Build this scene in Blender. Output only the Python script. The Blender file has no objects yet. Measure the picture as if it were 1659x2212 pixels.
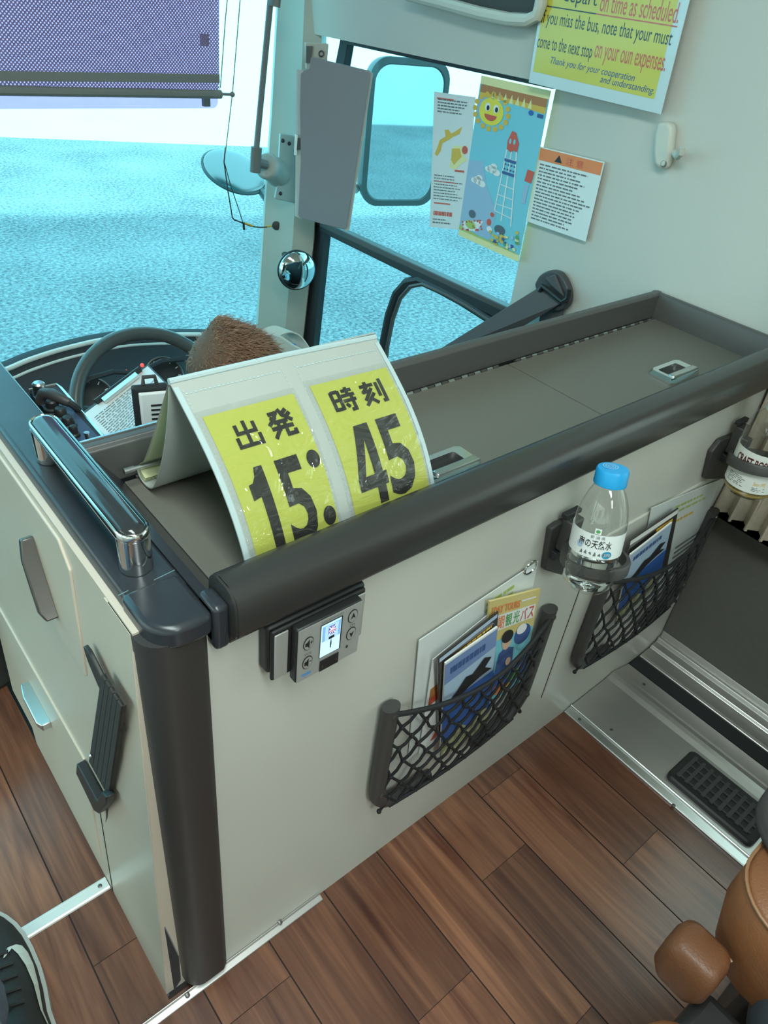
import bpy, math, random
from mathutils import Vector, Matrix, noise
from mathutils.geometry import tessellate_polygon
random.seed(7)
SC = bpy.context.scene
COL = SC.collection
PI = math.pi

# ------------------------------------------------------------------ camera, sky, sun, fill lamps, exposure
RW = ((0.76651887, -0.63411152, 0.10174185), (-0.31904206, -0.51347197, -0.79659193), (0.5573697, 0.57814282, -0.5958942))
FPX = 1582.3
CAMLOC = Vector((0, 0, 1.0))
cd = bpy.data.cameras.new('camera'); cam = bpy.data.objects.new('camera', cd); COL.objects.link(cam)
cd.sensor_fit = 'VERTICAL'; cd.sensor_height = 36.0; cd.lens = FPX / 2212 * 36.0
cd.clip_start = 0.02; cd.clip_end = 300
r_, d_, f_ = RW
cam.matrix_world = Matrix(((r_[0], -d_[0], -f_[0], 0), (r_[1], -d_[1], -f_[1], 0), (r_[2], -d_[2], -f_[2], 1.0), (0, 0, 0, 1)))
SC.camera = cam

world = bpy.data.worlds.new('sky'); SC.world = world; world.use_nodes = True
bg = world.node_tree.nodes['Background']; bg.inputs[0].default_value = (0.80, 0.95, 1.0, 1); bg.inputs[1].default_value = 1.9

def light(name, kind, loc, rot, energy, color, size=None, size_y=None):
    l = bpy.data.lights.new(name, kind); o = bpy.data.objects.new(name, l); COL.objects.link(o)
    o.location = loc; o.rotation_euler = rot; l.energy = energy; l.color = color
    if kind == 'AREA':
        l.shape = 'RECTANGLE'; l.size = size; l.size_y = size_y or size
    return o
SUN_EL = math.radians(35)
sd = Vector((0.317 * math.cos(SUN_EL), 0.948 * math.cos(SUN_EL), -math.sin(SUN_EL)))
sun = light('sun', 'SUN', (0, -10, 10), sd.to_track_quat('-Z', 'Y').to_euler(), 5.0, (1, 0.97, 0.9)); sun.data.angle = 0.01
light('fill_light_front', 'AREA', (0.0, -0.1, 1.70), (0, 0, 0), 13.5, (0.84, 0.97, 0.95), 0.30, 1.2)  # fill light added under the unseen ceiling to brighten the cabin
light('fill_light_rear', 'AREA', (0.0, -1.7, 1.70), (0, 0, 0), 15.5, (0.84, 0.97, 0.95), 0.30, 1.2)  # second added fill light, further back

SC.view_settings.view_transform = 'Standard'
SC.view_settings.look = 'None'
SC.view_settings.gamma = 1.0
SC.view_settings.exposure = 0.6
SC.view_settings.use_curve_mapping = False

# ------------------------------------------------------------------ helpers
def A(px, py, x=None, y=None, z=None, d=None):
    """world point where the photograph's pixel meets a real plane of the bus (or at a depth)"""
    q = (px - 829.5, py - 1106.0, FPX)
    v = Vector([sum(RW[i][k] * q[i] for i in range(3)) for k in range(3)])
    if x is not None: t = x / v.x
    elif y is not None: t = y / v.y
    elif z is not None: t = (z - 1.0) / v.z
    else: t = d / FPX
    return CAMLOC + v * t

def lin(c):
    return tuple(((v / 255.0) / 12.92) if v / 255.0 <= 0.04045 else (((v / 255.0) + 0.055) / 1.055) ** 2.4 for v in c)

MATS = {}
def mat(name, color, rough=0.5, metal=0.0, noise_amt=0.0, noise_scale=40.0, bump=0.0, bump_scale=200.0, emit=0.0, spec=None, trans=0.0, coat=0.0):
    if name in MATS: return MATS[name]
    m = bpy.data.materials.new(name); m.use_nodes = True
    nt = m.node_tree; b = nt.nodes['Principled BSDF']
    c = (*color, 1.0)
    b.inputs['Base Color'].default_value = c
    b.inputs['Roughness'].default_value = rough; b.inputs['Metallic'].default_value = metal
    if spec is not None: b.inputs['Specular IOR Level'].default_value = spec
    if coat: b.inputs['Coat Weight'].default_value = coat
    if trans: b.inputs['Transmission Weight'].default_value = trans
    if emit:
        b.inputs['Emission Color'].default_value = c; b.inputs['Emission Strength'].default_value = emit
    if noise_amt or bump:
        tc = nt.nodes.new('ShaderNodeTexCoord')
    if noise_amt:
        n = nt.nodes.new('ShaderNodeTexNoise'); n.inputs['Scale'].default_value = noise_scale; n.inputs['Detail'].default_value = 5
        nt.links.new(tc.outputs['Object'], n.inputs['Vector'])
        r = nt.nodes.new('ShaderNodeValToRGB')
        r.color_ramp.elements[0].color = (*[v * (1 - noise_amt) for v in color], 1)
        r.color_ramp.elements[1].color = (*[min(1, v * (1 + noise_amt)) for v in color], 1)
        r.color_ramp.elements[0].position = 0.3; r.color_ramp.elements[1].position = 0.7
        nt.links.new(n.outputs['Fac'], r.inputs[0]); nt.links.new(r.outputs[0], b.inputs['Base Color'])
    if bump:
        n2 = nt.nodes.new('ShaderNodeTexNoise'); n2.inputs['Scale'].default_value = bump_scale; n2.inputs['Detail'].default_value = 3
        nt.links.new(tc.outputs['Object'], n2.inputs['Vector'])
        bp = nt.nodes.new('ShaderNodeBump'); bp.inputs['Strength'].default_value = bump; bp.inputs['Distance'].default_value = 0.002
        nt.links.new(n2.outputs['Fac'], bp.inputs['Height']); nt.links.new(bp.outputs[0], b.inputs['Normal'])
    MATS[name] = m
    return m

def clear_mat(name, tint, rough=0.0, gloss=1.0, ior=1.45, base=0.0, haze=0.0, hazecol=(1, 1, 1)):
    """thin clear sheet: tinted see-through plus a mirror layer by Fresnel, plus optional milky haze"""
    if name in MATS: return MATS[name]
    m = bpy.data.materials.new(name); m.use_nodes = True; nt = m.node_tree
    for n in list(nt.nodes): nt.nodes.remove(n)
    out = nt.nodes.new('ShaderNodeOutputMaterial'); tr = nt.nodes.new('ShaderNodeBsdfTransparent'); gl = nt.nodes.new('ShaderNodeBsdfGlossy')
    tr.inputs[0].default_value = (*tint, 1); gl.inputs['Roughness'].default_value = rough
    gl.inputs['Color'].default_value = (gloss, gloss, gloss, 1)
    f0 = ((ior - 1) / (ior + 1)) ** 2
    lw = nt.nodes.new('ShaderNodeLayerWeight'); lw.inputs[0].default_value = 0.5
    pw = nt.nodes.new('ShaderNodeMath'); pw.operation = 'POWER'; pw.inputs[1].default_value = 5.0; nt.links.new(lw.outputs['Facing'], pw.inputs[0])
    fr = nt.nodes.new('ShaderNodeMath'); fr.operation = 'MULTIPLY_ADD'; fr.inputs[1].default_value = 1 - f0; fr.inputs[2].default_value = f0; nt.links.new(pw.outputs[0], fr.inputs[0])
    mx = nt.nodes.new('ShaderNodeMixShader')
    src = tr.outputs[0]
    if haze:
        df = nt.nodes.new('ShaderNodeBsdfDiffuse'); df.inputs[0].default_value = (*hazecol, 1)
        tl = nt.nodes.new('ShaderNodeBsdfTranslucent'); tl.inputs[0].default_value = (*hazecol, 1)
        m0 = nt.nodes.new('ShaderNodeMixShader'); m0.inputs[0].default_value = 0.5
        nt.links.new(df.outputs[0], m0.inputs[1]); nt.links.new(tl.outputs[0], m0.inputs[2])
        m1 = nt.nodes.new('ShaderNodeMixShader'); m1.inputs[0].default_value = haze
        nt.links.new(tr.outputs[0], m1.inputs[1]); nt.links.new(m0.outputs[0], m1.inputs[2]); src = m1.outputs[0]
    fac = fr.outputs[0]
    if base:
        ad = nt.nodes.new('ShaderNodeMath'); ad.inputs[1].default_value = base; nt.links.new(fac, ad.inputs[0]); fac = ad.outputs[0]
    nt.links.new(fac, mx.inputs[0]); nt.links.new(src, mx.inputs[1]); nt.links.new(gl.outputs[0], mx.inputs[2]); nt.links.new(mx.outputs[0], out.inputs[0])
    MATS[name] = m
    return m

def offset_of(p):
    v = Vector((0, 0, 0))
    while p is not None:
        v += p.location; p = p.parent
    return v

class MB:
    """collects shapes and links them as ONE mesh object"""
    def __init__(s, m=None): s.v = []; s.f = []; s.mi = []; s.mats = []; s.cur = 0; s.use(m) if m else None; s.tone = None
    def use(s, m):
        if m not in s.mats: s.mats.append(m)
        s.cur = s.mats.index(m); return s
    def face(s, idx): s.f.append(tuple(idx)); s.mi.append(s.cur)
    def add(s, pts):
        b = len(s.v); s.v.extend(Vector(p) for p in pts); return b
    def poly(s, pts):
        b = s.add(pts); s.face(range(b, b + len(pts)))
    def obox(s, o, X, Y, Z):
        o, X, Y, Z = map(Vector, (o, X, Y, Z))
        if X.cross(Y).dot(Z) < 0: X, Y = Y, X
        b = s.add([o, o + X, o + X + Y, o + Y, o + Z, o + X + Z, o + X + Y + Z, o + Y + Z])
        for q in ((3, 2, 1, 0), (4, 5, 6, 7), (0, 1, 5, 4), (1, 2, 6, 5), (2, 3, 7, 6), (3, 0, 4, 7)): s.face([b + i for i in q])
    def box(s, x0, x1, y0, y1, z0, z1): s.obox((x0, y0, z0), (x1 - x0, 0, 0), (0, y1 - y0, 0), (0, 0, z1 - z0))
    def loft(s, rings, closed=True, caps=True):
        n = len(rings[0]); b = s.add([p for r in rings for p in r])
        for i in range(len(rings) - 1):
            for j in range(n if closed else n - 1):
                k = (j + 1) % n
                s.face([b + i * n + j, b + i * n + k, b + (i + 1) * n + k, b + (i + 1) * n + j])
        if closed and caps:
            s.face([b + j for j in range(n)][::-1]); s.face([b + (len(rings) - 1) * n + j for j in range(n)])
    def tube(s, pts, r, seg=10, closed=False, caps=True, flat=1.0, upv=None):
        pts = [Vector(p) for p in pts]; N = len(pts); rings = []; up = None
        for i, p in enumerate(pts):
            a = pts[(i - 1) % N] if (closed or i > 0) else p; c = pts[(i + 1) % N] if (closed or i < N - 1) else p
            t = (c - a)
            t = t.normalized() if t.length > 1e-9 else Vector((0, 0, 1))
            if up is None:
                up = Vector(upv) if upv else (Vector((0, 0, 1)) if abs(t.z) < 0.9 else Vector((1, 0, 0)))
            u = (up - t * up.dot(t)); u = u.normalized() if u.length > 1e-6 else t.orthogonal().normalized()
            w = t.cross(u); up = u
            rr = r(i / max(1, N - 1)) if callable(r) else r
            rings.append([p + (u * math.cos(2 * PI * k / seg) * flat + w * math.sin(2 * PI * k / seg)) * rr for k in range(seg)])
        if closed: rings.append(rings[0])
        s.loft(rings, True, caps and not closed)
    def lathe(s, prof, base, axis=(0, 0, 1), seg=32, cap0=True, cap1=True, a0=0.0, a1=2 * PI, ref=None):
        base = Vector(base); ax = Vector(axis).normalized(); u = ax.orthogonal().normalized()
        if ref: u = (Vector(ref) - ax * Vector(ref).dot(ax)).normalized()
        w = ax.cross(u); full = abs(a1 - a0 - 2 * PI) < 1e-6; n = seg if full else seg + 1
        rings = [[base + ax * h + (u * math.cos(a0 + (a1 - a0) * k / seg) + w * math.sin(a0 + (a1 - a0) * k / seg)) * max(r, 1e-5) for k in range(n)] for r, h in prof]
        b = s.add([p for r in rings for p in r])
        for i in range(len(rings) - 1):
            for j in range(n if full else n - 1):
                k = (j + 1) % n
                s.face([b + i * n + j, b + i * n + k, b + (i + 1) * n + k, b + (i + 1) * n + j])
        if full and cap0: s.face([b + j for j in range(n)][::-1])
        if full and cap1: s.face([b + (len(rings) - 1) * n + j for j in range(n)])
    def prism(s, pts, e):
        pts = [Vector(p) for p in pts]; e = Vector(e)
        nrm = Vector((0, 0, 0))
        for i in range(len(pts)): nrm += pts[i].cross(pts[(i + 1) % len(pts)])
        if nrm.dot(e) < 0: pts = pts[::-1]
        s.loft([pts, [p + e for p in pts]])
    def sphere(s, c, r, seg=20, rings=12, rot=None):
        c = Vector(c); r = (r, r, r) if not hasattr(r, '__len__') else r; rows = []
        for i in range(rings + 1):
            th = PI * i / rings
            row = []
            for k in range(seg):
                ph = 2 * PI * k / seg
                p = Vector((r[0] * math.sin(th) * math.cos(ph), r[1] * math.sin(th) * math.sin(ph), -r[2] * math.cos(th)))
                row.append(c + (rot @ p if rot else p))
            rows.append(row)
        s.loft(rows, True, False)
    def build(s, name, parent=None, smooth=True, bevel=0.0, bseg=2, angle=35, sub=0):
        me = bpy.data.meshes.new(name); off = offset_of(parent)
        if parent is None and s.v:
            xs = [p.x for p in s.v]; ys = [p.y for p in s.v]; zs = [p.z for p in s.v]
            off = Vector(((min(xs) + max(xs)) / 2, (min(ys) + max(ys)) / 2, min(zs)))
        me.from_pydata([p - off for p in s.v], [], s.f)
        for m in s.mats: me.materials.append(m)
        me.polygons.foreach_set('material_index', s.mi)
        if s.tone is not None:
            at = me.attributes.new('tone', 'FLOAT', 'FACE'); at.data.foreach_set('value', s.tone)
        me.update()
        if smooth:
            me.shade_smooth(); me.set_sharp_from_angle(angle=math.radians(angle))
        o = bpy.data.objects.new(name, me); COL.objects.link(o)
        if parent is None: o.location = off
        else: o.parent = parent
        if bevel:
            md = o.modifiers.new('bevel', 'BEVEL'); md.width = bevel; md.segments = bseg; md.limit_method = 'ANGLE'; md.angle_limit = math.radians(40)
        if sub:
            md = o.modifiers.new('subdivision', 'SUBSURF'); md.levels = sub; md.render_levels = sub
        return o

def tag(o, label, cat, group=None, kind=None):
    o['label'] = label; o['category'] = cat
    if group: o['group'] = group
    if kind: o['kind'] = kind
    return o
def struct(o): o['kind'] = 'structure'; return o
def thing(name, loc, label, cat, group=None):
    o = bpy.data.objects.new(name, None); COL.objects.link(o); o.location = Vector(loc); o.empty_display_size = 0.05
    return tag(o, label, cat, group)

_TXT = {}
def text_polys(body, bold=0.0, shear=0.0):
    k = (body, bold, shear)
    if k in _TXT: return _TXT[k]
    cu = bpy.data.curves.new('lettering', 'FONT'); cu.body = body; cu.offset = bold; cu.shear = shear; cu.resolution_u = 3; cu.fill_mode = 'FRONT'
    ob = bpy.data.objects.new('lettering', cu); COL.objects.link(ob)
    dg = bpy.context.evaluated_depsgraph_get(); dg.update()
    me = bpy.data.meshes.new_from_object(ob.evaluated_get(dg))
    vs = [(v.co.x, v.co.y) for v in me.vertices]; fs = [tuple(p.vertices) for p in me.polygons]
    bpy.data.objects.remove(ob); bpy.data.curves.remove(cu); bpy.data.meshes.remove(me)
    if vs:
        x0 = min(a for a, b in vs); x1 = max(a for a, b in vs); y0 = min(b for a, b in vs); y1 = max(b for a, b in vs)
    else: x0 = y0 = 0; x1 = y1 = 1
    _TXT[k] = (vs, fs, x0, y0, x1, y1); return _TXT[k]

class Sheet:
    """flat or bent sheet between four corners; prints go on its front, in its own u,v (0..1)"""
    def __init__(s, TL, TR, BR, BL, bulge=None, step=0.00035):
        s.c = [Vector(p) for p in (TL, TR, BR, BL)]; s.step = step
        s.n = ((s.c[1] - s.c[0]).cross(s.c[3] - s.c[0])).normalized() * -1
        s.bulge = bulge
    def p(s, u, v, L=0):
        TL, TR, BR, BL = s.c
        q = (BL * (1 - u) + BR * u) * (1 - v) + (TL * (1 - u) + TR * u) * v
        if s.bulge: q = q + s.bulge(u, v)
        return q + s.n * (L * s.step)
    def slab(s, mb, th, nu=1, nv=1, mback=None, u0=0, u1=1, v0=0, v1=1, L=0):
        f = [[s.p(u0 + (u1 - u0) * i / nu, v0 + (v1 - v0) * j / nv, L) for i in range(nu + 1)] for j in range(nv + 1)]
        b = mb.add([q for r in f for q in r]); b2 = mb.add([q - s.n * th for r in f for q in r]); W = nu + 1
        for j in range(nv):
            for i in range(nu):
                a = j * W + i
                mb.face([b + a, b + a + 1, b + a + W + 1, b + a + W]); mb.face([b2 + a, b2 + a + W, b2 + a + W + 1, b2 + a + 1])
        edge = [i for i in range(W)] + [j * W + nu for j in range(1, nv + 1)] + [nv * W + i for i in range(nu - 1, -1, -1)] + [j * W for j in range(nv - 1, 0, -1)]
        for k in range(len(edge)):
            e0, e1 = edge[k], edge[(k + 1) % len(edge)]
            mb.face([b + e1, b + e0, b2 + e0, b2 + e1])
    def rect(s, mb, u0, v0, u1, v1, m, L=1, nu=1, nv=1):
        mb.use(m); b = mb.add([s.p(u0 + (u1 - u0) * i / nu, v0 + (v1 - v0) * j / nv, L) for j in range(nv + 1) for i in range(nu + 1)]); W = nu + 1
        for j in range(nv):
            for i in range(nu): a = b + j * W + i; mb.face([a, a + 1, a + W + 1, a + W])
    def fine(s, mb, tris, L, thr=0.06):
        st = list(tris)
        while st:
            t = st.pop(); e = [(math.hypot(t[i][0] - t[(i + 1) % 3][0], t[i][1] - t[(i + 1) % 3][1]), i) for i in range(3)]; l, i = max(e)
            if l > thr:
                a, b, c = t[i], t[(i + 1) % 3], t[(i + 2) % 3]; m_ = ((a[0] + b[0]) / 2, (a[1] + b[1]) / 2); st += [(a, m_, c), (m_, b, c)]
            else: mb.poly([s.p(u, v, L) for u, v in t])
    def poly(s, mb, uv, m, L=1):
        mb.use(m)
        if s.bulge:
            P = [Vector((u, v, 0)) for u, v in uv]; s.fine(mb, [[tuple(uv[i]) for i in t] for t in tessellate_polygon([P])], L)
        else: mb.poly([s.p(u, v, L) for u, v in uv])
    def disc(s, mb, u, v, ru, rv, m, L=1, n=20, a0=0, a1=2 * PI):
        s.poly(mb, [(u + ru * math.cos(a0 + (a1 - a0) * k / (n if a1 - a0 > 6.2 else n - 1)), v + rv * math.sin(a0 + (a1 - a0) * k / (n if a1 - a0 > 6.2 else n - 1))) for k in range(n)], m, L)
    def line(s, mb, pts, w, m, L=1, asp=1.0):
        for (a, b), (c, d) in zip(pts, pts[1:]):
            dx, dy = (c - a), (d - b) * asp; l = math.hypot(dx, dy) or 1
            nx, ny = -dy / l * w / 2, dx / l * w / 2 / asp
            s.poly(mb, [(a - nx, b - ny), (c - nx, d - ny), (c + nx, d + ny), (a + nx, b + ny)], m, L)
    def text(s, mb, body, u0, v0, u1, v1, m, L=2, bold=0.0, shear=0.0, cut=None):
        vs, fs, x0, y0, x1, y1 = text_polys(body, bold, shear); mb.use(m)
        if not vs: return
        W = (x1 - x0) or 1; H = (y1 - y0) or 1
        if s.bulge:
            q = [(u0 + (u1 - u0) * (x - x0) / W, v0 + (v1 - v0) * (y - y0) / H) for x, y in vs]
            s.fine(mb, [(q[f[0]], q[f[i]], q[f[i + 1]]) for f in fs for i in range(1, len(f) - 1)], L); return
        b = mb.add([s.p(u0 + (u1 - u0) * (x - x0) / W, v0 + (v1 - v0) * (y - y0) / H, L) for x, y in vs])
        for f in fs:
            if cut and any(not cut(u0 + (u1 - u0) * (vs[i][0] - x0) / W, v0 + (v1 - v0) * (vs[i][1] - y0) / H) for i in f): continue
            mb.face([b + i for i in f])
    def uv(s, px, py):
        TL, TR, BR, BL = s.c; q = A(px, py, d=1000.0) - CAMLOC
        t = (BL - CAMLOC).dot(s.n) / q.dot(s.n); w = CAMLOC + q * t - BL; U = BR - BL; V = TL - BL
        a, b, c = U.dot(U), U.dot(V), V.dot(V); e, f = w.dot(U), w.dot(V); D = a * c - b * b
        return ((e * c - f * b) / D, (f * a - e * b) / D)
    def uvs(s, pts): return [s.uv(*p) for p in pts]
    def lines(s, mb, u0, v0, u1, v1, n, m, L=1, fill=0.5, seed=1):
        rnd = random.Random(seed); h = (v1 - v0) / n
        for i in range(n):
            y = v1 - h * (i + 0.75); u = u0; end = u0 + (u1 - u0) * rnd.uniform(0.6, 1.0)
            while u < end:
                w = rnd.uniform(0.02, 0.09); s.rect(mb, u, y, min(u + w, end), y + h * fill, m, L); u += w + rnd.uniform(0.008, 0.02)

# ------------------------------------------------------------------ materials
M_panel = mat('panel_beige', (0.60, 0.59, 0.53), 0.38, noise_amt=0.02, noise_scale=6, bump=0.05, bump_scale=900)
M_wall = mat('wall_beige', (0.56, 0.55, 0.49), 0.55, noise_amt=0.02, noise_scale=4, bump=0.06, bump_scale=700)
M_side = mat('side_beige', (0.60, 0.515, 0.42), 0.35, noise_amt=0.02, noise_scale=5, bump=0.08, bump_scale=800)
M_rail = mat('rail_black', (0.038, 0.037, 0.035), 0.27, bump=0.06, bump_scale=1500)
M_post = mat('post_charcoal', (0.040, 0.037, 0.036), 0.42, bump=0.1, bump_scale=1500)
M_band = mat('band_blueblack', (0.030, 0.034, 0.041), 0.26, noise_amt=0.15, noise_scale=15)
M_lid = mat('lid_brown_grey', (0.150, 0.142, 0.118), 0.42, bump=0.05, bump_scale=1200)
M_rim = mat('rim_grey', (0.085, 0.083, 0.078), 0.36)
M_dark = mat('dark_plastic', (0.022, 0.024, 0.026), 0.5)
M_dash = mat('dash_dark', (0.030, 0.034, 0.040), 0.6, bump=0.1, bump_scale=400)
M_blk = mat('black_plastic', (0.018, 0.018, 0.018), 0.45)
M_grey = mat('bracket_grey', (0.055, 0.052, 0.050), 0.5, bump=0.05, bump_scale=900)
M_chrome = mat('chrome', (0.80, 0.80, 0.78), 0.10, 1.0)
M_satin = mat('satin_metal', (0.62, 0.62, 0.60), 0.32, 1.0)
M_alu = mat('aluminium', (0.72, 0.74, 0.73), 0.33, 1.0)
M_alumatte = mat('aluminium_matt', (0.62, 0.60, 0.57), 0.36, 0.85, noise_amt=0.03, noise_scale=20)
M_screw = mat('screw_steel', (0.18, 0.17, 0.16), 0.4, 0.9)
M_white = mat('white_paper', (0.80, 0.80, 0.78), 0.6)
M_ink = mat('black_ink', (0.018, 0.018, 0.018), 0.5)
M_inkg = mat('grey_ink', (0.16, 0.17, 0.17), 0.6)
M_red = mat('red_ink', (0.62, 0.10, 0.06), 0.5)
M_yel = mat('yellow_paper', (0.66, 0.58, 0.06), 0.45)
M_yelc = mat('yellow_card', (0.50, 0.52, 0.10), 0.35, coat=0.6)
M_inkc = mat('card_ink', (0.032, 0.030, 0.028), 0.35, coat=0.6)
M_orange = mat('orange_ink', (0.80, 0.24, 0.08), 0.5)
M_gold = mat('gold_ink', (0.72, 0.45, 0.06), 0.5)
M_sky = mat('print_sky', (0.20, 0.56, 0.66), 0.45)
M_sky2 = mat('print_lilac', (0.33, 0.47, 0.62), 0.45)
M_cream = mat('print_cream', (0.80, 0.74, 0.36), 0.5)
M_navy = mat('print_navy', (0.05, 0.10, 0.28), 0.5)
M_brown = mat('print_brown', (0.45, 0.18, 0.06), 0.5)
M_green = mat('print_green', (0.10, 0.36, 0.10), 0.5)
M_leaf = mat('print_lime', (0.42, 0.52, 0.12), 0.5)
M_blue = mat('print_blue', (0.03, 0.12, 0.42), 0.35)
M_blue2 = mat('print_pale_blue', (0.42, 0.55, 0.70), 0.4)
M_coral = mat('print_coral', (0.36, 0.36, 0.20), 0.5, noise_amt=0.7, noise_scale=140)
M_skin = mat('print_skin', (0.70, 0.45, 0.32), 0.5)
M_leather = mat('tan_leather', (0.24, 0.092, 0.036), 0.42, noise_amt=0.06, noise_scale=60, bump=0.25, bump_scale=500)
M_piping = mat('tan_piping', (0.30, 0.15, 0.07), 0.5)
M_seatgrey = mat('seat_grey_fabric', (0.042, 0.038, 0.036), 0.9, bump=0.3, bump_scale=600)
M_blind = None
M_glass = clear_mat('tinted_glass', (0.53, 0.91, 0.98), 0.0, 0.55, 1.3)
M_glass2 = clear_mat('pale_glass', (0.88, 0.95, 0.90), 0.0, 0.6, 1.3)
M_screen = mat('lit_screen', (0.50, 0.78, 1.0), 0.3, emit=0.55)
M_cloth = mat('curtain_cloth', (0.50, 0.43, 0.33), 0.9, noise_amt=0.08, noise_scale=120, bump=0.3, bump_scale=500)
M_lining = mat('lining_dark_grey', (0.105, 0.10, 0.09), 0.75, noise_amt=0.05, noise_scale=150, bump=0.12, bump_scale=800)
M_belt = mat('belt_webbing', (0.085, 0.085, 0.088), 0.75, bump=0.3, bump_scale=900)
M_cream2 = mat('cream_plastic', (0.58, 0.58, 0.50), 0.4)
M_pillar = mat('pillar_beige', (0.46, 0.47, 0.40), 0.5)
M_mirror = mat('mirror_glass', (0.75, 0.85, 0.86), 0.02, 1.0)
M_concrete = mat('pale_concrete', (0.93, 0.90, 0.86), 0.8, noise_amt=0.03, noise_scale=1.5)
M_ledr = mat('red_lamp', (1.0, 0.05, 0.04), 0.3, emit=1.6)

def asphalt():
    m = bpy.data.materials.new('asphalt'); m.use_nodes = True; nt = m.node_tree; b = nt.nodes['Principled BSDF']; b.inputs['Roughness'].default_value = 0.9
    tc = nt.nodes.new('ShaderNodeTexCoord'); acc = None
    n = nt.nodes.new('ShaderNodeTexNoise'); n.inputs['Scale'].default_value = 34; n.inputs['Detail'].default_value = 5; n.inputs['Roughness'].default_value = 0.7
    n2 = nt.nodes.new('ShaderNodeTexNoise'); n2.inputs['Scale'].default_value = 1.1; n2.inputs['Detail'].default_value = 3
    nt.links.new(tc.outputs['Object'], n.inputs[0]); nt.links.new(tc.outputs['Object'], n2.inputs[0])
    mx = nt.nodes.new('ShaderNodeMath'); mx.operation = 'MULTIPLY_ADD'; mx.inputs[1].default_value = 0.25
    nt.links.new(n2.outputs['Fac'], mx.inputs[0]); nt.links.new(n.outputs['Fac'], mx.inputs[2])
    r = nt.nodes.new('ShaderNodeValToRGB'); e = r.color_ramp.elements
    e[0].position = 0.48; e[0].color = (0.10, 0.105, 0.115, 1); e[1].position = 0.76; e[1].color = (0.43, 0.43, 0.43, 1)
    nt.links.new(mx.outputs[0], r.inputs[0]); nt.links.new(r.outputs[0], b.inputs['Base Color'])
    return m
M_asphalt = asphalt()

def wood():
    m = bpy.data.materials.new('wood_planks'); m.use_nodes = True; nt = m.node_tree; L = nt.links.new; b = nt.nodes['Principled BSDF']
    tc = nt.nodes.new('ShaderNodeTexCoord'); at = nt.nodes.new('ShaderNodeAttribute'); at.attribute_name = 'tone'
    mp = nt.nodes.new('ShaderNodeMapping'); mp.inputs['Scale'].default_value = (38, 2.4, 1)
    ad = nt.nodes.new('ShaderNodeVectorMath'); ad.operation = 'MULTIPLY_ADD'
    ad.inputs[0].default_value = (7.3, 13.1, 0)
    cmb = nt.nodes.new('ShaderNodeCombineXYZ'); L(at.outputs['Fac'], cmb.inputs[0]); L(at.outputs['Fac'], cmb.inputs[1])
    ad.inputs[1].default_value = (1, 1, 1)
    L(cmb.outputs[0], ad.inputs[1]); L(tc.outputs['Object'], ad.inputs[2]); L(ad.outputs[0], mp.inputs[0])
    n = nt.nodes.new('ShaderNodeTexNoise'); n.inputs['Scale'].default_value = 1.0; n.inputs['Detail'].default_value = 7; n.inputs['Distortion'].default_value = 1.6
    L(mp.outputs[0], n.inputs[0])
    mp2 = nt.nodes.new('ShaderNodeMapping'); mp2.inputs['Scale'].default_value = (260, 8, 1); L(ad.outputs[0], mp2.inputs[0])
    n2 = nt.nodes.new('ShaderNodeTexNoise'); n2.inputs['Scale'].default_value = 1.0; n2.inputs['Detail'].default_value = 4; L(mp2.outputs[0], n2.inputs[0])
    r = nt.nodes.new('ShaderNodeValToRGB'); e = r.color_ramp.elements
    e[0].position = 0.28; e[0].color = (0.095, 0.030, 0.018, 1); e[1].position = 0.72; e[1].color = (0.300, 0.128, 0.070, 1)
    k = e.new(0.5); k.color = (0.190, 0.078, 0.045, 1)
    L(n.outputs['Fac'], r.inputs[0])
    ml = nt.nodes.new('ShaderNodeMixRGB'); ml.blend_type = 'MULTIPLY'; ml.inputs[0].default_value = 0.45
    r2 = nt.nodes.new('ShaderNodeValToRGB'); r2.color_ramp.elements[0].position = 0.35; r2.color_ramp.elements[1].position = 0.65
    r2.color_ramp.elements[0].color = (0.5, 0.5, 0.5, 1)
    L(n2.outputs['Fac'], r2.inputs[0]); L(r.outputs[0], ml.inputs[1]); L(r2.outputs[0], ml.inputs[2])
    br = nt.nodes.new('ShaderNodeMixRGB'); br.blend_type = 'MULTIPLY'; br.inputs[0].default_value = 1.0
    r3 = nt.nodes.new('ShaderNodeValToRGB'); r3.color_ramp.elements[0].color = (0.66, 0.62, 0.62, 1); r3.color_ramp.elements[1].color = (1.30, 1.28, 1.22, 1)
    L(at.outputs['Fac'], r3.inputs[0]); L(ml.outputs[0], br.inputs[1]); L(r3.outputs[0], br.inputs[2]); L(br.outputs[0], b.inputs['Base Color'])
    b.inputs['Roughness'].default_value = 0.28; b.inputs['Specular IOR Level'].default_value = 0.8
    bp = nt.nodes.new('ShaderNodeBump'); bp.inputs['Strength'].default_value = 0.12; bp.inputs['Distance'].default_value = 0.001
    L(n2.outputs['Fac'], bp.inputs['Height']); L(bp.outputs[0], b.inputs['Normal'])
    return m
M_wood = wood()

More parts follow.
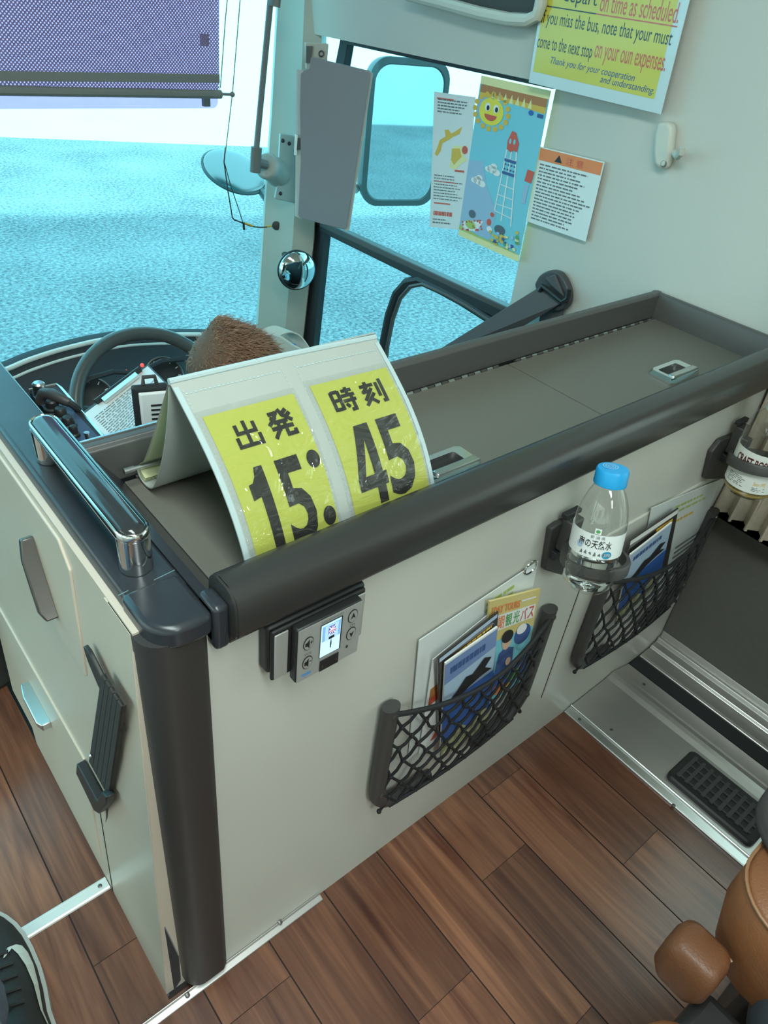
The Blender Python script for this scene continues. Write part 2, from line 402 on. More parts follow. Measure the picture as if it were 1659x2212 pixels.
def blind_mat():
    m = bpy.data.materials.new('perforated_blind'); m.use_nodes = True; nt = m.node_tree; L = nt.links.new
    b = nt.nodes['Principled BSDF']; out = nt.nodes['Material Output']
    b.inputs['Base Color'].default_value = (0.24, 0.20, 0.26, 1); b.inputs['Roughness'].default_value = 0.8
    tl = nt.nodes.new('ShaderNodeBsdfTranslucent'); tl.inputs[0].default_value = (0.52, 0.30, 0.36, 1)
    m0 = nt.nodes.new('ShaderNodeMixShader'); m0.inputs[0].default_value = 0.5; L(b.outputs[0], m0.inputs[1]); L(tl.outputs[0], m0.inputs[2])
    tc = nt.nodes.new('ShaderNodeTexCoord'); mp = nt.nodes.new('ShaderNodeMapping'); mp.inputs['Rotation'].default_value = (0, PI / 4, 0)
    mp.inputs['Scale'].default_value = (1 / 0.0049,) * 3; L(tc.outputs['Object'], mp.inputs[0])
    fr = nt.nodes.new('ShaderNodeVectorMath'); fr.operation = 'FRACTION'; L(mp.outputs[0], fr.inputs[0])
    sp = nt.nodes.new('ShaderNodeSeparateXYZ'); L(fr.outputs[0], sp.inputs[0])
    cb = nt.nodes.new('ShaderNodeCombineXYZ'); L(sp.outputs[0], cb.inputs[0]); L(sp.outputs[2], cb.inputs[1])
    ds = nt.nodes.new('ShaderNodeVectorMath'); ds.operation = 'DISTANCE'; ds.inputs[1].default_value = (0.5, 0.5, 0); L(cb.outputs[0], ds.inputs[0])
    lt = nt.nodes.new('ShaderNodeMath'); lt.operation = 'LESS_THAN'; lt.inputs[1].default_value = 0.30; L(ds.outputs['Value'], lt.inputs[0])
    tr = nt.nodes.new('ShaderNodeBsdfTransparent'); mx = nt.nodes.new('ShaderNodeMixShader')
    L(lt.outputs[0], mx.inputs[0]); L(m0.outputs[0], mx.inputs[1]); L(tr.outputs[0], mx.inputs[2]); L(mx.outputs[0], out.inputs[0])
    return m
M_blind = blind_mat()

# ------------------------------------------------------------------ the setting: outside
mb = MB(M_asphalt); GZ = -1.2
mb.poly([(-40, -14, GZ), (150, -14, GZ), (150, 160, GZ), (-40, 160, GZ)]); struct(mb.build('ground', smooth=False))
e2 = Vector((2.696, -0.973, 0)).normalized(); n2 = Vector((-e2.y, e2.x, 0)); p0 = Vector((2.905, 10.692, GZ))
mb = MB(M_concrete); c0 = p0 - e2 * 90; c1 = p0 + e2 * 90
mb.obox(c0 - Vector((0, 0, 0.02)), c1 - c0, n2 * 150, (0, 0, 0.05)); struct(mb.build('forecourt', smooth=False))
edge = Vector((0.948, -0.317, 0)); sh = Vector((4.21, 6.77, GZ)); Hb = 11.0
q = sh - Vector((0.317, 0.948, 0)) * (Hb / math.tan(SUN_EL))
bt = thing('sun_blocker', q, 'pale unseen building block added behind the bus to shade the asphalt', 'building')  # unseen block, added so its top edge casts the shadow line on the asphalt
mb = MB(M_concrete); mb.obox(q - edge * 26, edge * 52, Vector((-0.317, -0.948, 0)) * 8, (0, 0, Hb)); mb.build('wall', bt, smooth=False)
for i in range(8):
    mb = MB(M_dark); mb.obox(q - edge * (21 - i * 5.5) + Vector((0.317, 0.948, 0)) * 0.03 + Vector((0, 0, 4)), edge * 3, Vector((-0.317, -0.948, 0)) * 0.06, (0, 0, 2.2)); mb.build('window', bt, smooth=False)

# ------------------------------------------------------------------ the setting: floors, walls, ceiling
WX = 1.13
mb = MB(mat('seam_dark', (0.02, 0.010, 0.007), 0.7)); mb.tone = None
tones = []
mb.poly([(-1.1, -2.6, -0.0015), (1.13, -2.6, -0.0015), (1.13, 0.37, -0.0015), (-1.1, 0.37, -0.0015)]); tones.append(0)
mb.poly([(-1.1, 0.37, -0.0015), (0.104, 0.37, -0.0015), (0.104, 1.1, -0.0015), (-1.1, 1.1, -0.0015)]); tones.append(0)
mb.use(M_wood)
joints = {2: [0.452, 0.10], 3: [0.30, -0.35], 4: [-0.05], 5: [0.167, -0.45], 6: [0.047], 7: [0.238, -0.42], 8: [0.328, -0.2], 9: [0.131, -0.5]}
rnd = random.Random(11)
pick = {(5, 1): 0.35, (6, 1): 0.55, (7, 1): 0.75, (7, 2): 0.30, (8, 2): 0.3, (8, 1): 0.6, (9, 1): 0.35, (5, 0): 0.6}
for i in range(-10, 11):
    x0 = 0.14 + (i - 2 - 0) * 0.0918 - 0.0918 + 0.0009; x1 = x0 + 0.0918 - 0.0018
    k = i
    ys = sorted(set([-2.6, 1.1] + joints.get(k, [rnd.uniform(-0.6, 0.7)]) + [-1.2 + rnd.uniform(-0.2, 0.2), -1.8 + rnd.uniform(-0.2, 0.2)]))
    for j, (a, b) in enumerate(zip(ys, ys[1:])):
        t = rnd.uniform(0.05, 0.95)
        segs = [(a, b)]
        xr0, xr1 = max(x0, -1.1), min(x1, WX)
        if xr1 <= xr0: continue
        for (a, b) in segs:
            a += 0.0004; b -= 0.0004
            if xr0 > 0.102: b = min(b, 0.365)
            if b <= a: continue
            if xr1 > 0.104 and xr0 <= 0.104 and b > 0.365:
                if a < 0.365: mb.poly([(xr0, a, 0), (xr1, a, 0), (xr1, 0.365, 0), (xr0, 0.365, 0)]); tones.append(t)
                mb.poly([(xr0, max(a, 0.365), 0), (0.104, max(a, 0.365), 0), (0.104, b, 0), (xr0, b, 0)]); tones.append(t)
            else:
                mb.poly([(xr0, a, 0), (xr1, a, 0), (xr1, b, 0), (xr0, b, 0)]); tones.append(t)
mb.tone = tones; struct(mb.build('floor', smooth=False))
mb = MB(M_dark); mb.box(-1.1, WX, 0.62, 1.8, -0.66, -0.60); struct(mb.build('floor_front', smooth=False))
mb = MB(M_dark); mb.box(-1.1, 0.104, 1.09, 1.1, -0.6, -0.003); struct(mb.build('baseboard_front', smooth=False))

# right wall: column beside the notice, window column, wall under and over the driver's window, passenger window opening
mb = MB(M_wall)
def wallq(y0, y1, z0, z1, xa=WX, xb=WX, th=0.06):
    mb.prism([(xa, y0, z0), (xb, y1, z0), (xb, y1, z1), (xa, y0, z1)], (th, 0, 0))
wallq(0.36, 0.745, -0.66, 1.76); wallq(0.745, 0.90, -0.66, 1.76, WX, WX + 0.012)
wallq(0.90, 1.62, -0.66, 0.10); wallq(0.90, 1.62, 0.868, 1.76, WX + 0.012, WX + 0.012)
wallq(0.12, 0.36, 0.98, 1.76); wallq(-2.6, 0.12, 0.98, 1.76)
wallq(-2.6, 0.36, -0.2, 0.37)
wallq(-2.6, -1.6, 0.37, 0.98); wallq(-0.75, -0.6, 0.37, 0.98); wallq(0.20, 0.36, 0.37, 0.98)
struct(mb.build('wall_right', smooth=False))
mb = MB(M_glass2); mb.box(WX + 0.03, WX + 0.034, -1.6, 0.2, 0.37, 0.98); w3 = mb.build('window_3', smooth=False); struct(w3)
mb = MB(M_wall); mb.box(-1.16, -1.1, -2.6, 0.35, -0.2, 0.62); mb.box(-1.16, -1.1, -2.6, 1.8, 1.35, 1.76); mb.box(-1.16, -1.1, -1.2, -1.05, 0.62, 1.35); mb.box(-1.16, -1.1, 0.28, 0.42, 0.62, 1.35); mb.box(-1.16, -1.1, 1.6, 1.8, -0.66, 1.35)
struct(mb.build('wall_left', smooth=False))
mb = MB(M_glass2); mb.box(-1.14, -1.135, -2.6, 0.35, 0.62, 1.35); struct(mb.build('window_4', smooth=False))
mb = MB(M_glass2); mb.box(-1.14, -1.135, 0.42, 1.6, -0.6, 1.35); struct(mb.build('door_1', smooth=False))
mb = MB(M_wall); mb.box(-1.16, 1.19, -2.66, -2.6, -0.2, 1.76); struct(mb.build('wall_back', smooth=False))
mb = MB(M_wall); mb.box(-1.16, 1.19, -2.66, 1.85, 1.76, 1.80); mb.box(-1.16, 1.19, 1.72, 1.85, 1.73, 1.76); struct(mb.build('ceiling', smooth=False))
mb = MB(M_dark); mb.box(-1.16, 1.19, 1.74, 1.80, -0.66, 0.10); struct(mb.build('wall_front', smooth=False))

# header cover over the driver's window (with its lower lip) and the blind box on it
mb = MB(M_wall)
mb.loft([[A(683, 68, x=1.125) + Vector((0, 0.03, -0.006)), A(683, 68, x=1.125) + Vector((0.03, 0.03, -0.006)), Vector((1.155, 1.62, 1.3)), Vector((1.09, 1.62, 1.3))],
         [Vector((1.128, 0.905, 0.868)), Vector((1.155, 0.905, 0.868)), Vector((1.155, 0.905, 1.3)), Vector((1.09, 0.905, 1.3))]])
struct(mb.build('trim_1', smooth=True))
bb = thing('window_blind_box', (1.08, 1.08, 0.95), 'dark fabric roll blind above driver window, edged by a pale rounded lip', 'window blind')
def lip(zoff, xoff, pts): return [A(px, py, x=1.10) + Vector((xoff, 0, zoff)) for px, py in pts]
edgepts = [(880, -12), (960, 8), (1040, 30), (1100, 42), (1140, 44), (1160, 34), (1168, 10), (1172, -30)]
mb = MB(M_cream2); mb.tube(lip(0, 0.0, edgepts), 0.010, 10); mb.build('lip', bb)
mb = MB(mat('blind_fabric', (0.06, 0.07, 0.07), 0.9, bump=0.3, bump_scale=500))
P = lip(0.0, 0.012, edgepts); mb.prism(P + [P[-1] + Vector((0, 0, 0.2)), P[0] + Vector((0, 0, 0.2))], (0.015, 0, 0)); mb.build('blind_fabric', bb, smooth=False)

# front corner pillar between windscreen and driver window
rows = [(-40, 700, 752, 600), (0, 697, 746, 597), (250, 690, 722, 583), (490, 678, 705, 566), (700, 655, 685, 553), (830, 640, 668, 546)]
ringL = []
for (py, pxr, _, pxl) in rows:
    R_ = A(pxr, py + (25 if py > 300 else 0), x=1.135); Lp = A(pxl + 4, py, y=1.70); Lb = A(pxl, py, y=1.76); Lm = A(pxl + 30, py, y=1.665); ringL.append([R_, R_ + Vector((0.05, 0.05, 0)), Lb + Vector((0.07, 0.03, 0)), Lb, Lp, Lm, (Lm + R_) / 2 + Vector((-0.015, -0.015, 0))])
mb = MB(M_pillar); mb.loft(ringL); struct(mb.build('trim_2', smooth=True, angle=25))

# driver's side window
w1 = MB(M_glass); w1.box(WX + 0.030, WX + 0.034, 0.895, 1.66, 0.08, 0.875); win = struct(w1.build('window_1', smooth=False))
mb = MB(M_dark)
def strip(a0, a1, b0, b1, x, th):   # quad strip in the plane x
    P = [A(*p, x=x) for p in (a0, a1, b1, b0)]; mb.prism(P, (th, 0, 0))
strip((676, 478), (702, 501), (645, 760), (676, 760), WX + 0.018, 0.02)
strip((735, 85), (750, 92), (700, 260), (722, 260), WX + 0.018, 0.02)
strip((722, 260), (700, 260), (702, 501), (678, 478), WX + 0.018, 0.02)
strip((740, 84), (742, 94), (1192, 186), (1192, 192), WX + 0.014, 0.02)
mb.build('window_frame', win, smooth=False)
mb = MB(M_rim); strip((690, 476), (690, 490), (1105, 668), (1100, 680), WX + 0.012, 0.022); mb.use(M_dark); strip((688, 488), (690, 500), (1100, 678), (1096, 700), WX + 0.016, 0.02); mb.build('divider_rail', win, smooth=False, bevel=0.002)
mb = MB(M_dark); pth = [(822, 800), (828, 740), (840, 680), (856, 635), (878, 610), (905, 605), (950, 625), (1000, 652), (1060, 690), (1110, 716)]
mb.tube([A(*p, x=WX + 0.022) for p in pth], 0.011, 8, flat=0.8); mb.use(M_rim); mb.tube([A(p[0] + 9, p[1] + 9, x=WX + 0.016) for p in pth], 0.005, 6); mb.build('sliding_sash_frame', win)
# windscreen
mb = MB(M_glass); mb.box(-1.1, 1.19, 1.765, 1.770, 0.08, 1.74); struct(mb.build('window_2', smooth=False))

# floor trims
def screws(parent, pts, axis=(0, 0, 1), r=0.0035):
    for p in pts:
        mb = MB(M_screw); mb.lathe([(r, 0), (r, 0.0008), (r * 0.6, 0.0014)], p, axis, 12); mb.build('screw', parent)
mb = MB(mat('threshold_alu', (0.74, 0.78, 0.75), 0.4, 0.35)); mb.prism([(-0.5, 0.528, 0), (-0.5, 0.529, 0.002), (-0.5, 0.531, 0.003), (-0.5, 0.544, 0.003), (-0.5, 0.546, 0.002), (-0.5, 0.547, 0)], (0.603, 0, 0))
mb.box(-0.5, 0.103, 0.5315, 0.5325, 0.003, 0.0036); mb.box(-0.5, 0.103, 0.5425, 0.5435, 0.003, 0.0036)
t3 = struct(mb.build('trim_3', smooth=False)); screws(t3, [(0.093, 0.5375, 0.003), (-0.2, 0.5375, 0.003)], r=0.0028)
mb = MB(M_alumatte); mb.prism([(-0.2, 0.350, 0), (-0.2, 0.3492, 0.0015), (-0.2, 0.350, 0.003), (-0.2, 0.3565, 0.0045), (-0.2, 0.3575, 0.008), (-0.2, 0.3585, 0.008), (-0.2, 0.3585, 0)], (0.516, 0, 0)); t4 = struct(mb.build('trim_4', smooth=False, bevel=0.0008))
screws(t4, [A(405, 2150, z=0.005), A(518, 2057, z=0.006) + Vector((0, 0.004, 0.002)), A(605, 1992, z=0.01)], (0, -0.5, 0.85), 0.003)

# ------------------------------------------------------------------ the partition cabinet
pc = thing('driver_partition', (0.6, 0.47, 0), 'long beige partition cabinet with black rail top standing behind the driver seat', 'cabinet')
PY = 0.359
def sx(z): return 0.104 + 0.037 * max(z, 0)
mb = MB(M_panel); mb.box(0.160, 1.128, PY, PY + 0.02, 0.0, 0.60); mb.build('back_panel', pc, smooth=False)
zt = A(1400, 1105, y=PY).z; zb = A(1175, 1503, y=PY).z
mb = MB(M_panel); mb.box(0.738, 1.122, PY - 0.0025, PY + 0.002, zb, zt); mb.build('access_panel', pc, smooth=False, bevel=0.002)
mb = MB(mat('gap_dark', (0.03, 0.025, 0.02), 0.8)); mb.box(0.7362, 0.738, PY - 0.0004, PY + 0.001, zb, zt); mb.build('panel_gap', pc, smooth=False)
mb = MB(M_side)
mb.prism([(sx(0), 0.372, 0.0), (sx(0.6), 0.372, 0.6), (sx(0.6), 0.99, 0.6), (sx(0.3), 0.90, 0.3), (sx(0.16), 0.835, 0.16), (sx(0), 0.80, 0.0)], (0.03, 0, 0)); mb.build('side_panel', pc, smooth=False)
mb = MB(M_side); mb.box(0.13, 0.175, 0.62, 0.99, -0.6, 0.58); mb.use(M_dark); mb.box(0.172, 0.178, 0.60, 0.99, -0.6, 0.605); mb.build('inner_wall', pc, smooth=False)
# front (driver side) wall below the tray
mb = MB(M_dark); mb.box(0.17, 1.128, 0.585, 0.60, -0.6, 0.60); mb.build('front_wall', pc, smooth=False)
# doors in the side panel: raised fronts with handles
def side_door(name, ya, yb, z0, z1, hp, cut=0.0, hname='handle', hmat=M_satin):
    mb = MB(M_side); t = 0.0022
    pts = [(ya, z0), (ya, z1 - cut), (ya + cut, z1), (yb, z1), (yb, z0)]
    mb.prism([(sx(z) - t, y, z) for y, z in pts], (t + 0.001, 0, 0)); d = mb.build(name, pc, smooth=False, bevel=0.0018)
    if hp:
        (y0, zz0), (y1, zz1) = hp
        mb = MB(hmat)
        a = Vector((sx(zz0) - 0.013, y0, zz0)); b = Vector((sx(zz1) - 0.013, y1, zz1)); dr = (b - a).normalized(); w = dr.cross(Vector((1, 0, 0))).normalized() * 0.006
        mb.loft([[a - w, a + w, a + w + Vector((0.012, 0, 0)), a - w + Vector((0.012, 0, 0))], [a + dr * 0.02 - w * 0.75 - Vector((0.004, 0, 0)), a + dr * 0.02 + w * 0.75 - Vector((0.004, 0, 0)), a + dr * 0.02 + w * 0.75 + Vector((0.012, 0, 0)), a + dr * 0.02 - w * 0.75 + Vector((0.012, 0, 0))],
                 [b - dr * 0.01 - w * 0.75 - Vector((0.004, 0, 0)), b - dr * 0.01 + w * 0.75 - Vector((0.004, 0, 0)), b - dr * 0.01 + w * 0.75 + Vector((0.012, 0, 0)), b - dr * 0.01 - w * 0.75 + Vector((0.012, 0, 0))], [b - w, b + w, b + w + Vector((0.012, 0, 0)), b - w + Vector((0.012, 0, 0))]])
        mb.build(hname, d, bevel=0.0015)
    return d
side_door('cabinet_door', 0.492, 0.95, 0.442, 0.592, ((0.592, 0.542), (0.553, 0.470)), cut=0.02, hmat=mat('door_handle_grey', (0.12, 0.11, 0.10), 0.35, 0.6))
side_door('cabinet_door', 0.548, 0.88, 0.045, 0.252, ((0.745, 0.190), (0.668, 0.186)))
mb = MB(mat('gap_dark', (0.03, 0.025, 0.02), 0.8)); mb.prism([(sx(z) - 0.0006, 0.523 + w, z) for z, w in ((0, -0.0009), (0.2, -0.0009), (0.2, 0.0009), (0, 0.0009))], (0.001, 0, 0)); mb.build('panel_seam', pc, smooth=False)
# corner post: rounded charcoal extrusion
def post_ring(z): # quarter-round in plan
    x0 = sx(z) - 0.001 + 0.0; pts = []
    xo = 0.1255; cx, cy, r = xo + 0.020, PY + 0.010, 0.020
    pts = [(xo, PY + 0.055), (xo, PY + 0.012)]
    for k in range(7):
        a = PI + (PI / 2) * k / 6; pts.append((cx + r * math.cos(a), cy + r * math.sin(a)))
    pts += [(0.168, PY - 0.010), (0.174, PY - 0.006), (0.176, PY + 0.004), (0.176, PY + 0.055)]
    return [Vector((a, b, z)) for a, b in pts]
mb = MB(M_post); mb.loft([post_ring(z) for z in (0.018, 0.3, 0.598)]); mb.build('corner_post', pc, bevel=0)
mb = MB(M_dark); mb.prism([A(*p, x=0.1030) for p in ((355, 2003), (385, 2066), (389, 2118), (376, 2139))], (0.001, 0, 0)); mb.build('post_foot', pc, smooth=False)
mb = MB(M_side); mb.prism([(sx(0), 0.374, 0.0), (sx(0.6) - 0.001, 0.374, 0.598), (sx(0.6) - 0.001, 0.42, 0.598), (sx(0), 0.42, 0)], (0.012, 0, 0)); mb.build('post_side', pc, smooth=False)
# side band along the aisle with its rounded end cap
BZ = 0.612
mb = MB(M_band)
mb.prism([(0.131, 0.385, BZ - 0.014), (0.134, 0.385, BZ), (0.1775, 0.385, BZ + 0.001), (0.1775, 0.385, BZ - 0.02)], (0, 0.66, 0)); mb.build('side_band', pc, bevel=0.003)
mb = MB(M_band)
cap = [(0.1775, 0.402), (0.131, 0.402)] + [(0.131 + 0.022 - 0.022 * math.cos(a), 0.372 - 0.026 * math.sin(a)) for a in [k * PI / 2 / 8 for k in range(9)]] + [(0.165, 0.3455), (0.1775, 0.347)]
mb.prism([(x, y, BZ - 0.020) for x, y in cap], (0, 0, 0.0215)); mb.build('end_cap', pc, bevel=0.005, bseg=3)
mb = MB(M_alu); mb.obox((0.158, 0.4015, BZ + 0.0008), (0.018, 0.002, 0), (0, 0.0008, 0), (0, 0, 0.0006)); mb.obox((0.130, 0.4005, BZ + 0.0005), (0.008, 0.001, 0), (0, 0.0008, 0), (0, 0, 0.0006)); mb.build('cap_joint', pc, smooth=False)
# sloping strip between band and lid, then the tray rim
LZ = 0.580
mb = MB(M_rim); mb.use(M_band); mb.loft([[Vector((0.1775, 0.352, 0.613)), Vector((0.186, 0.352, 0.612)), Vector((0.2085, 0.352, LZ)), Vector((0.1775, 0.352, LZ))], [Vector((0.1775, 0.583, 0.613)), Vector((0.186, 0.583, 0.612)), Vector((0.2085, 0.583, LZ)), Vector((0.1775, 0.583, LZ))]]); mb.build('tray_side', pc, smooth=False)
mb = MB(M_rim); mb.prism([(0.18, 0.600, 0.57), (0.18, 0.600, 0.617), (0.18, 0.596, 0.621), (0.18, 0.588, 0.621), (0.18, 0.584, 0.617), (0.18, 0.583, LZ)], (0.947, 0, 0))
mb.prism([(1.127, 0.37, 0.57), (1.127, 0.37, 0.62), (1.119, 0.37, 0.62), (1.117, 0.37, 0.616), (1.116, 0.37, 0.57)], (0, 0.23, 0)); mb.build('tray_rim', pc, bevel=0.0012)
mb = MB(M_alu); mb.box(0.181, 0.30, 0.5975, 0.600, 0.6195, 0.6222); mb.build('rim_edge', pc, smooth=False)
# lids with hinges and latches
def lid(x0, x1, lx, lpy):
    mb = MB(M_lid); mb.box(x0, x1, 0.372, 0.578, LZ - 0.012, LZ); d = mb.build('lid', pc, smooth=False, bevel=0.0008)
    mb = MB(M_satin); n = int((x1 - x0 - 0.02) / 0.012)
    for i in range(n):
        a = x0 + 0.012 + i * 0.012; mb.use(M_satin if i % 2 else M_screw); mb.tube([(a, 0.5785, LZ + 0.0005), (a + 0.0105, 0.5785, LZ + 0.0005)], 0.0022, 8)
    mb.build('hinge', d)
    if lx is not None:
        cx, cy = lx; h = MB(M_chrome)
        def ring(s, z, sk=0.0): return [Vector((cx + a * s + sk * b, cy + b * s, z)) for a, b in ((-0.037, -0.017), (-0.030, -0.021), (0.030, -0.021), (0.037, -0.017), (0.037, 0.017), (0.030, 0.021), (-0.030, 0.021), (-0.037, 0.017))]
        inner = [Vector((cx + a, cy + b, LZ + 0.0075)) for a, b in ((-0.026, -0.004), (-0.024, -0.006), (0.018, -0.006), (0.020, -0.004), (0.020, 0.010), (0.018, 0.012), (-0.024, 0.012), (-0.026, 0.010))]
        h.loft([ring(1.0, LZ + 0.0002), ring(1.0, LZ + 0.003), ring(0.90, LZ + 0.0078), inner, [v - Vector((0, 0, 0.006)) for v in inner]], True, False)
        hd = h.build('latch_handle', d, bevel=0)
        h = MB(M_blk); h.poly([v - Vector((0, 0, 0.006)) for v in inner]); h.build('latch_well', hd, smooth=False)
        h = MB(M_satin); h.box(cx - 0.030, cx + 0.033, cy - 0.017, cy - 0.0065, LZ + 0.006, LZ + 0.0105); h.build('latch_lever', hd, bevel=0.002)
    return d
c1 = A(1455, 808, z=LZ); c2 = A(965, 1010, z=LZ)
lid(0.2095, 0.7555, (c2.x, c2.y), 0); lid(0.7575, 1.116, (c1.x, c1.y), 0)
# padded roll rail
prof = [(0.378, 0.572), (0.378, 0.613), (0.3765, 0.6205), (0.372, 0.6262), (0.365, 0.6285), (0.350, 0.6285), (0.3435, 0.6265), (0.339, 0.622), (0.3368, 0.615), (0.3362, 0.607), (0.3362, 0.590), (0.3375, 0.5860), (0.341, 0.5845), (0.3490, 0.5850), (0.3500, 0.583), (0.3500, 0.573), (0.3510, 0.5695), (0.354, 0.568), (0.362, 0.568), (0.362, 0.572)]
mb = MB(M_rail); mb.loft([[Vector((x, y, z)) for y, z in prof] for x in (0.192, 0.60, 1.128)]); mb.build('padded_rail', pc, angle=50, bevel=0)
mb = MB(M_rail); mb.loft([[Vector((x, y + (0.362 - y) * 0.06, z)) for y, z in prof] for x in (0.190, 0.1925)]); mb.build('rail_end', pc, angle=50)
mb = MB(M_band); mb.box(0.1775, 0.1905, 0.346, 0.372, 0.572, 0.616); mb.build('rail_joint', pc, bevel=0.004, bseg=3)
# grab handle: chrome capsule with a dark inlay
gh = MB(M_chrome); gx, gy0, gy1, gz, gw = 0.1545, 0.424, 0.600, 0.652, 0.0125
def stad(w, z, ex=0.0): return [Vector((gx + w * math.cos(a), gy0 + w * math.sin(a) - ex, z)) for a in [PI + PI * k / 10 for k in range(11)]] + [Vector((gx + w * math.cos(a), gy1 + w * math.sin(a) + ex, z)) for a in [PI * k / 10 for k in range(11)]]
gh.loft([stad(gw - 0.002, gz - 0.012), stad(gw, gz - 0.008), stad(gw, gz - 0.001), stad(gw - 0.0012, gz), stad(gw - 0.0022, gz - 0.0012)], True, False); gh.poly(stad(gw - 0.002, gz - 0.012)[::-1])
for yy in (gy0, gy1):
    gh.lathe([(gw, 0), (gw, gz - 0.012 - BZ + 0.004)], (gx, yy, BZ + 0.001), (0, 0, 1), 24)
gho = gh.build('grab_handle', pc, angle=50)
mb = MB(mat('handle_inlay', (0.03, 0.03, 0.032), 0.16, coat=0.5)); mb.loft([stad(gw - 0.0022, gz - 0.006), stad(gw - 0.0022, gz - 0.0015), stad(gw - 0.005, gz + 0.0012), stad(gw - 0.009, gz + 0.002)]); mb.build('inlay', gho, angle=60)

# pull strap with its oval plate and buckle on the aisle side
XS = 0.1185
st = thing('luggage_strap', A(235, 1560, x=XS), 'black webbing strap with buckle hanging from an oval plate on cabinet side', 'strap')
mb = MB(M_blk); a = A(190, 1392, x=XS); b = A(274, 1580, x=XS); dr = (b - a).normalized(); w = dr.cross(Vector((1, 0, 0))).normalized()
L_ = (b - a).length
def oval(t): return 0.0105 * (0.75 + 0.5 * math.sin(PI * t) ** 1.0)
pp = []
N = 14
for k in range(N + 1):
    t = k / N; rr = oval(t) * math.sqrt(max(0.02, 1 - (2 * t - 1) ** 8)); pp.append(a + dr * L_ * t + w * rr)
for k in range(N, -1, -1):
    t = k / N; rr = oval(t) * math.sqrt(max(0.02, 1 - (2 * t - 1) ** 8)); pp.append(a + dr * L_ * t - w * rr)
mb.prism(pp, (-0.004, 0, 0)); mb.build('mount_plate', st, bevel=0.001)
mb = MB(mat('strap_webbing', (0.035, 0.032, 0.028), 0.8, bump=0.4, bump_scale=900))
q0, q1, q2, q3 = [A(*p, x=XS - o) for p, o in (((219, 1458), 0.006), ((262, 1528), 0.006), ((234, 1722), 0.010), ((192, 1645), 0.010))]
for i in range(5):
    f0 = i / 5; f1 = (i + 0.92) / 5
    mb.prism([q0.lerp(q1, f0), q0.lerp(q1, f1), q3.lerp(q2, f1), q3.lerp(q2, f0)], (0.003, 0, 0))
mb.prism([q0 + Vector((0.0015, 0, 0)), q1 + Vector((0.0015, 0, 0)), q2 + Vector((0.0015, 0, 0)), q3 + Vector((0.0015, 0, 0))], (0.003, 0, 0)); mb.build('webbing', st, smooth=False)
mb = MB(M_blk); mb.prism([A(*p, x=XS - 0.006) for p in ((184, 1640), (182, 1660), (222, 1742), (232, 1748), (250, 1726), (250, 1712), (240, 1700), (228, 1720))], (-0.010, 0, 0)); bk = mb.build('buckle', st, bevel=0.0015)
mb = MB(M_chrome); mb.tube([A(*p, x=XS - 0.012) for p in ((201, 1702), (206, 1724), (216, 1744))], 0.0016, 8); mb.build('buckle_bar', bk); mb = MB(M_chrome); mb.sphere(A(196, 1633, x=XS - 0.012), 0.002, 8, 6); mb.build('rivet', bk)
mb = MB(M_blk); mb.tube([A(*p, x=XS - 0.006) for p in ((232, 1740), (233, 1762), (231, 1782))], 0.002, 6); mb.build('strap_tail', st)

# ------------------------------------------------------------------ departure time board
db = thing('departure_time_board', (0.325, 0.47, LZ), 'vinyl flip board with yellow cards showing departure time 15:45 on cabinet top', 'sign')
M_vinyl = mat('frosted_vinyl', (0.42, 0.45, 0.41), 0.35, coat=0.3, noise_amt=0.02, noise_scale=15)
M_edge = mat('vinyl_edge', (0.47, 0.58, 0.58), 0.25, coat=0.5)
def wrinkle_mat():
    m = clear_mat('clear_pocket', (0.97, 0.98, 0.97), 0.05, 1.0, 1.5, base=0.03)
    nt = m.node_tree; tc = nt.nodes.new('ShaderNodeTexCoord'); n = nt.nodes.new('ShaderNodeTexNoise'); mp = nt.nodes.new('ShaderNodeMapping'); mp.inputs['Scale'].default_value = (1, 1, 2.2)
    n.inputs['Scale'].default_value = 26; n.inputs['Detail'].default_value = 2.5; n.inputs['Distortion'].default_value = 1.6
    bp = nt.nodes.new('ShaderNodeBump'); bp.inputs['Strength'].default_value = 0.8; bp.inputs['Distance'].default_value = 0.008
    nt.links.new(tc.outputs['Object'], mp.inputs[0]); nt.links.new(mp.outputs[0], n.inputs[0]); nt.links.new(n.outputs['Fac'], bp.inputs['Height'])
    for k in nt.nodes:
        if k.type in ('BSDF_GLOSSY', 'LAYER_WEIGHT'): nt.links.new(bp.outputs[0], k.inputs['Normal'])
    return m
M_pocket = wrinkle_mat()
def bulge(u, v): 
    s = math.sin(PI * v ** 0.8); return Vector((0.001, -0.010, 0.014)) * s
ridgeL, ridgeM, ridgeR = A(366, 826, y=0.487), A(610, 770, y=0.487), A(812, 729, y=0.487)
bl = A(520, 1222, y=0.392); bm = A(735, 1138, y=0.392); br = A(926, 1056, y=0.392)
for v_ in (bl, bm, br): v_.z = min(v_.z, 0.606)
bl, bm, br = [v_ + (v_ - r_2) * 0.15 for v_, r_2 in ((bl, ridgeL), (bm, ridgeM), (br, ridgeR))]
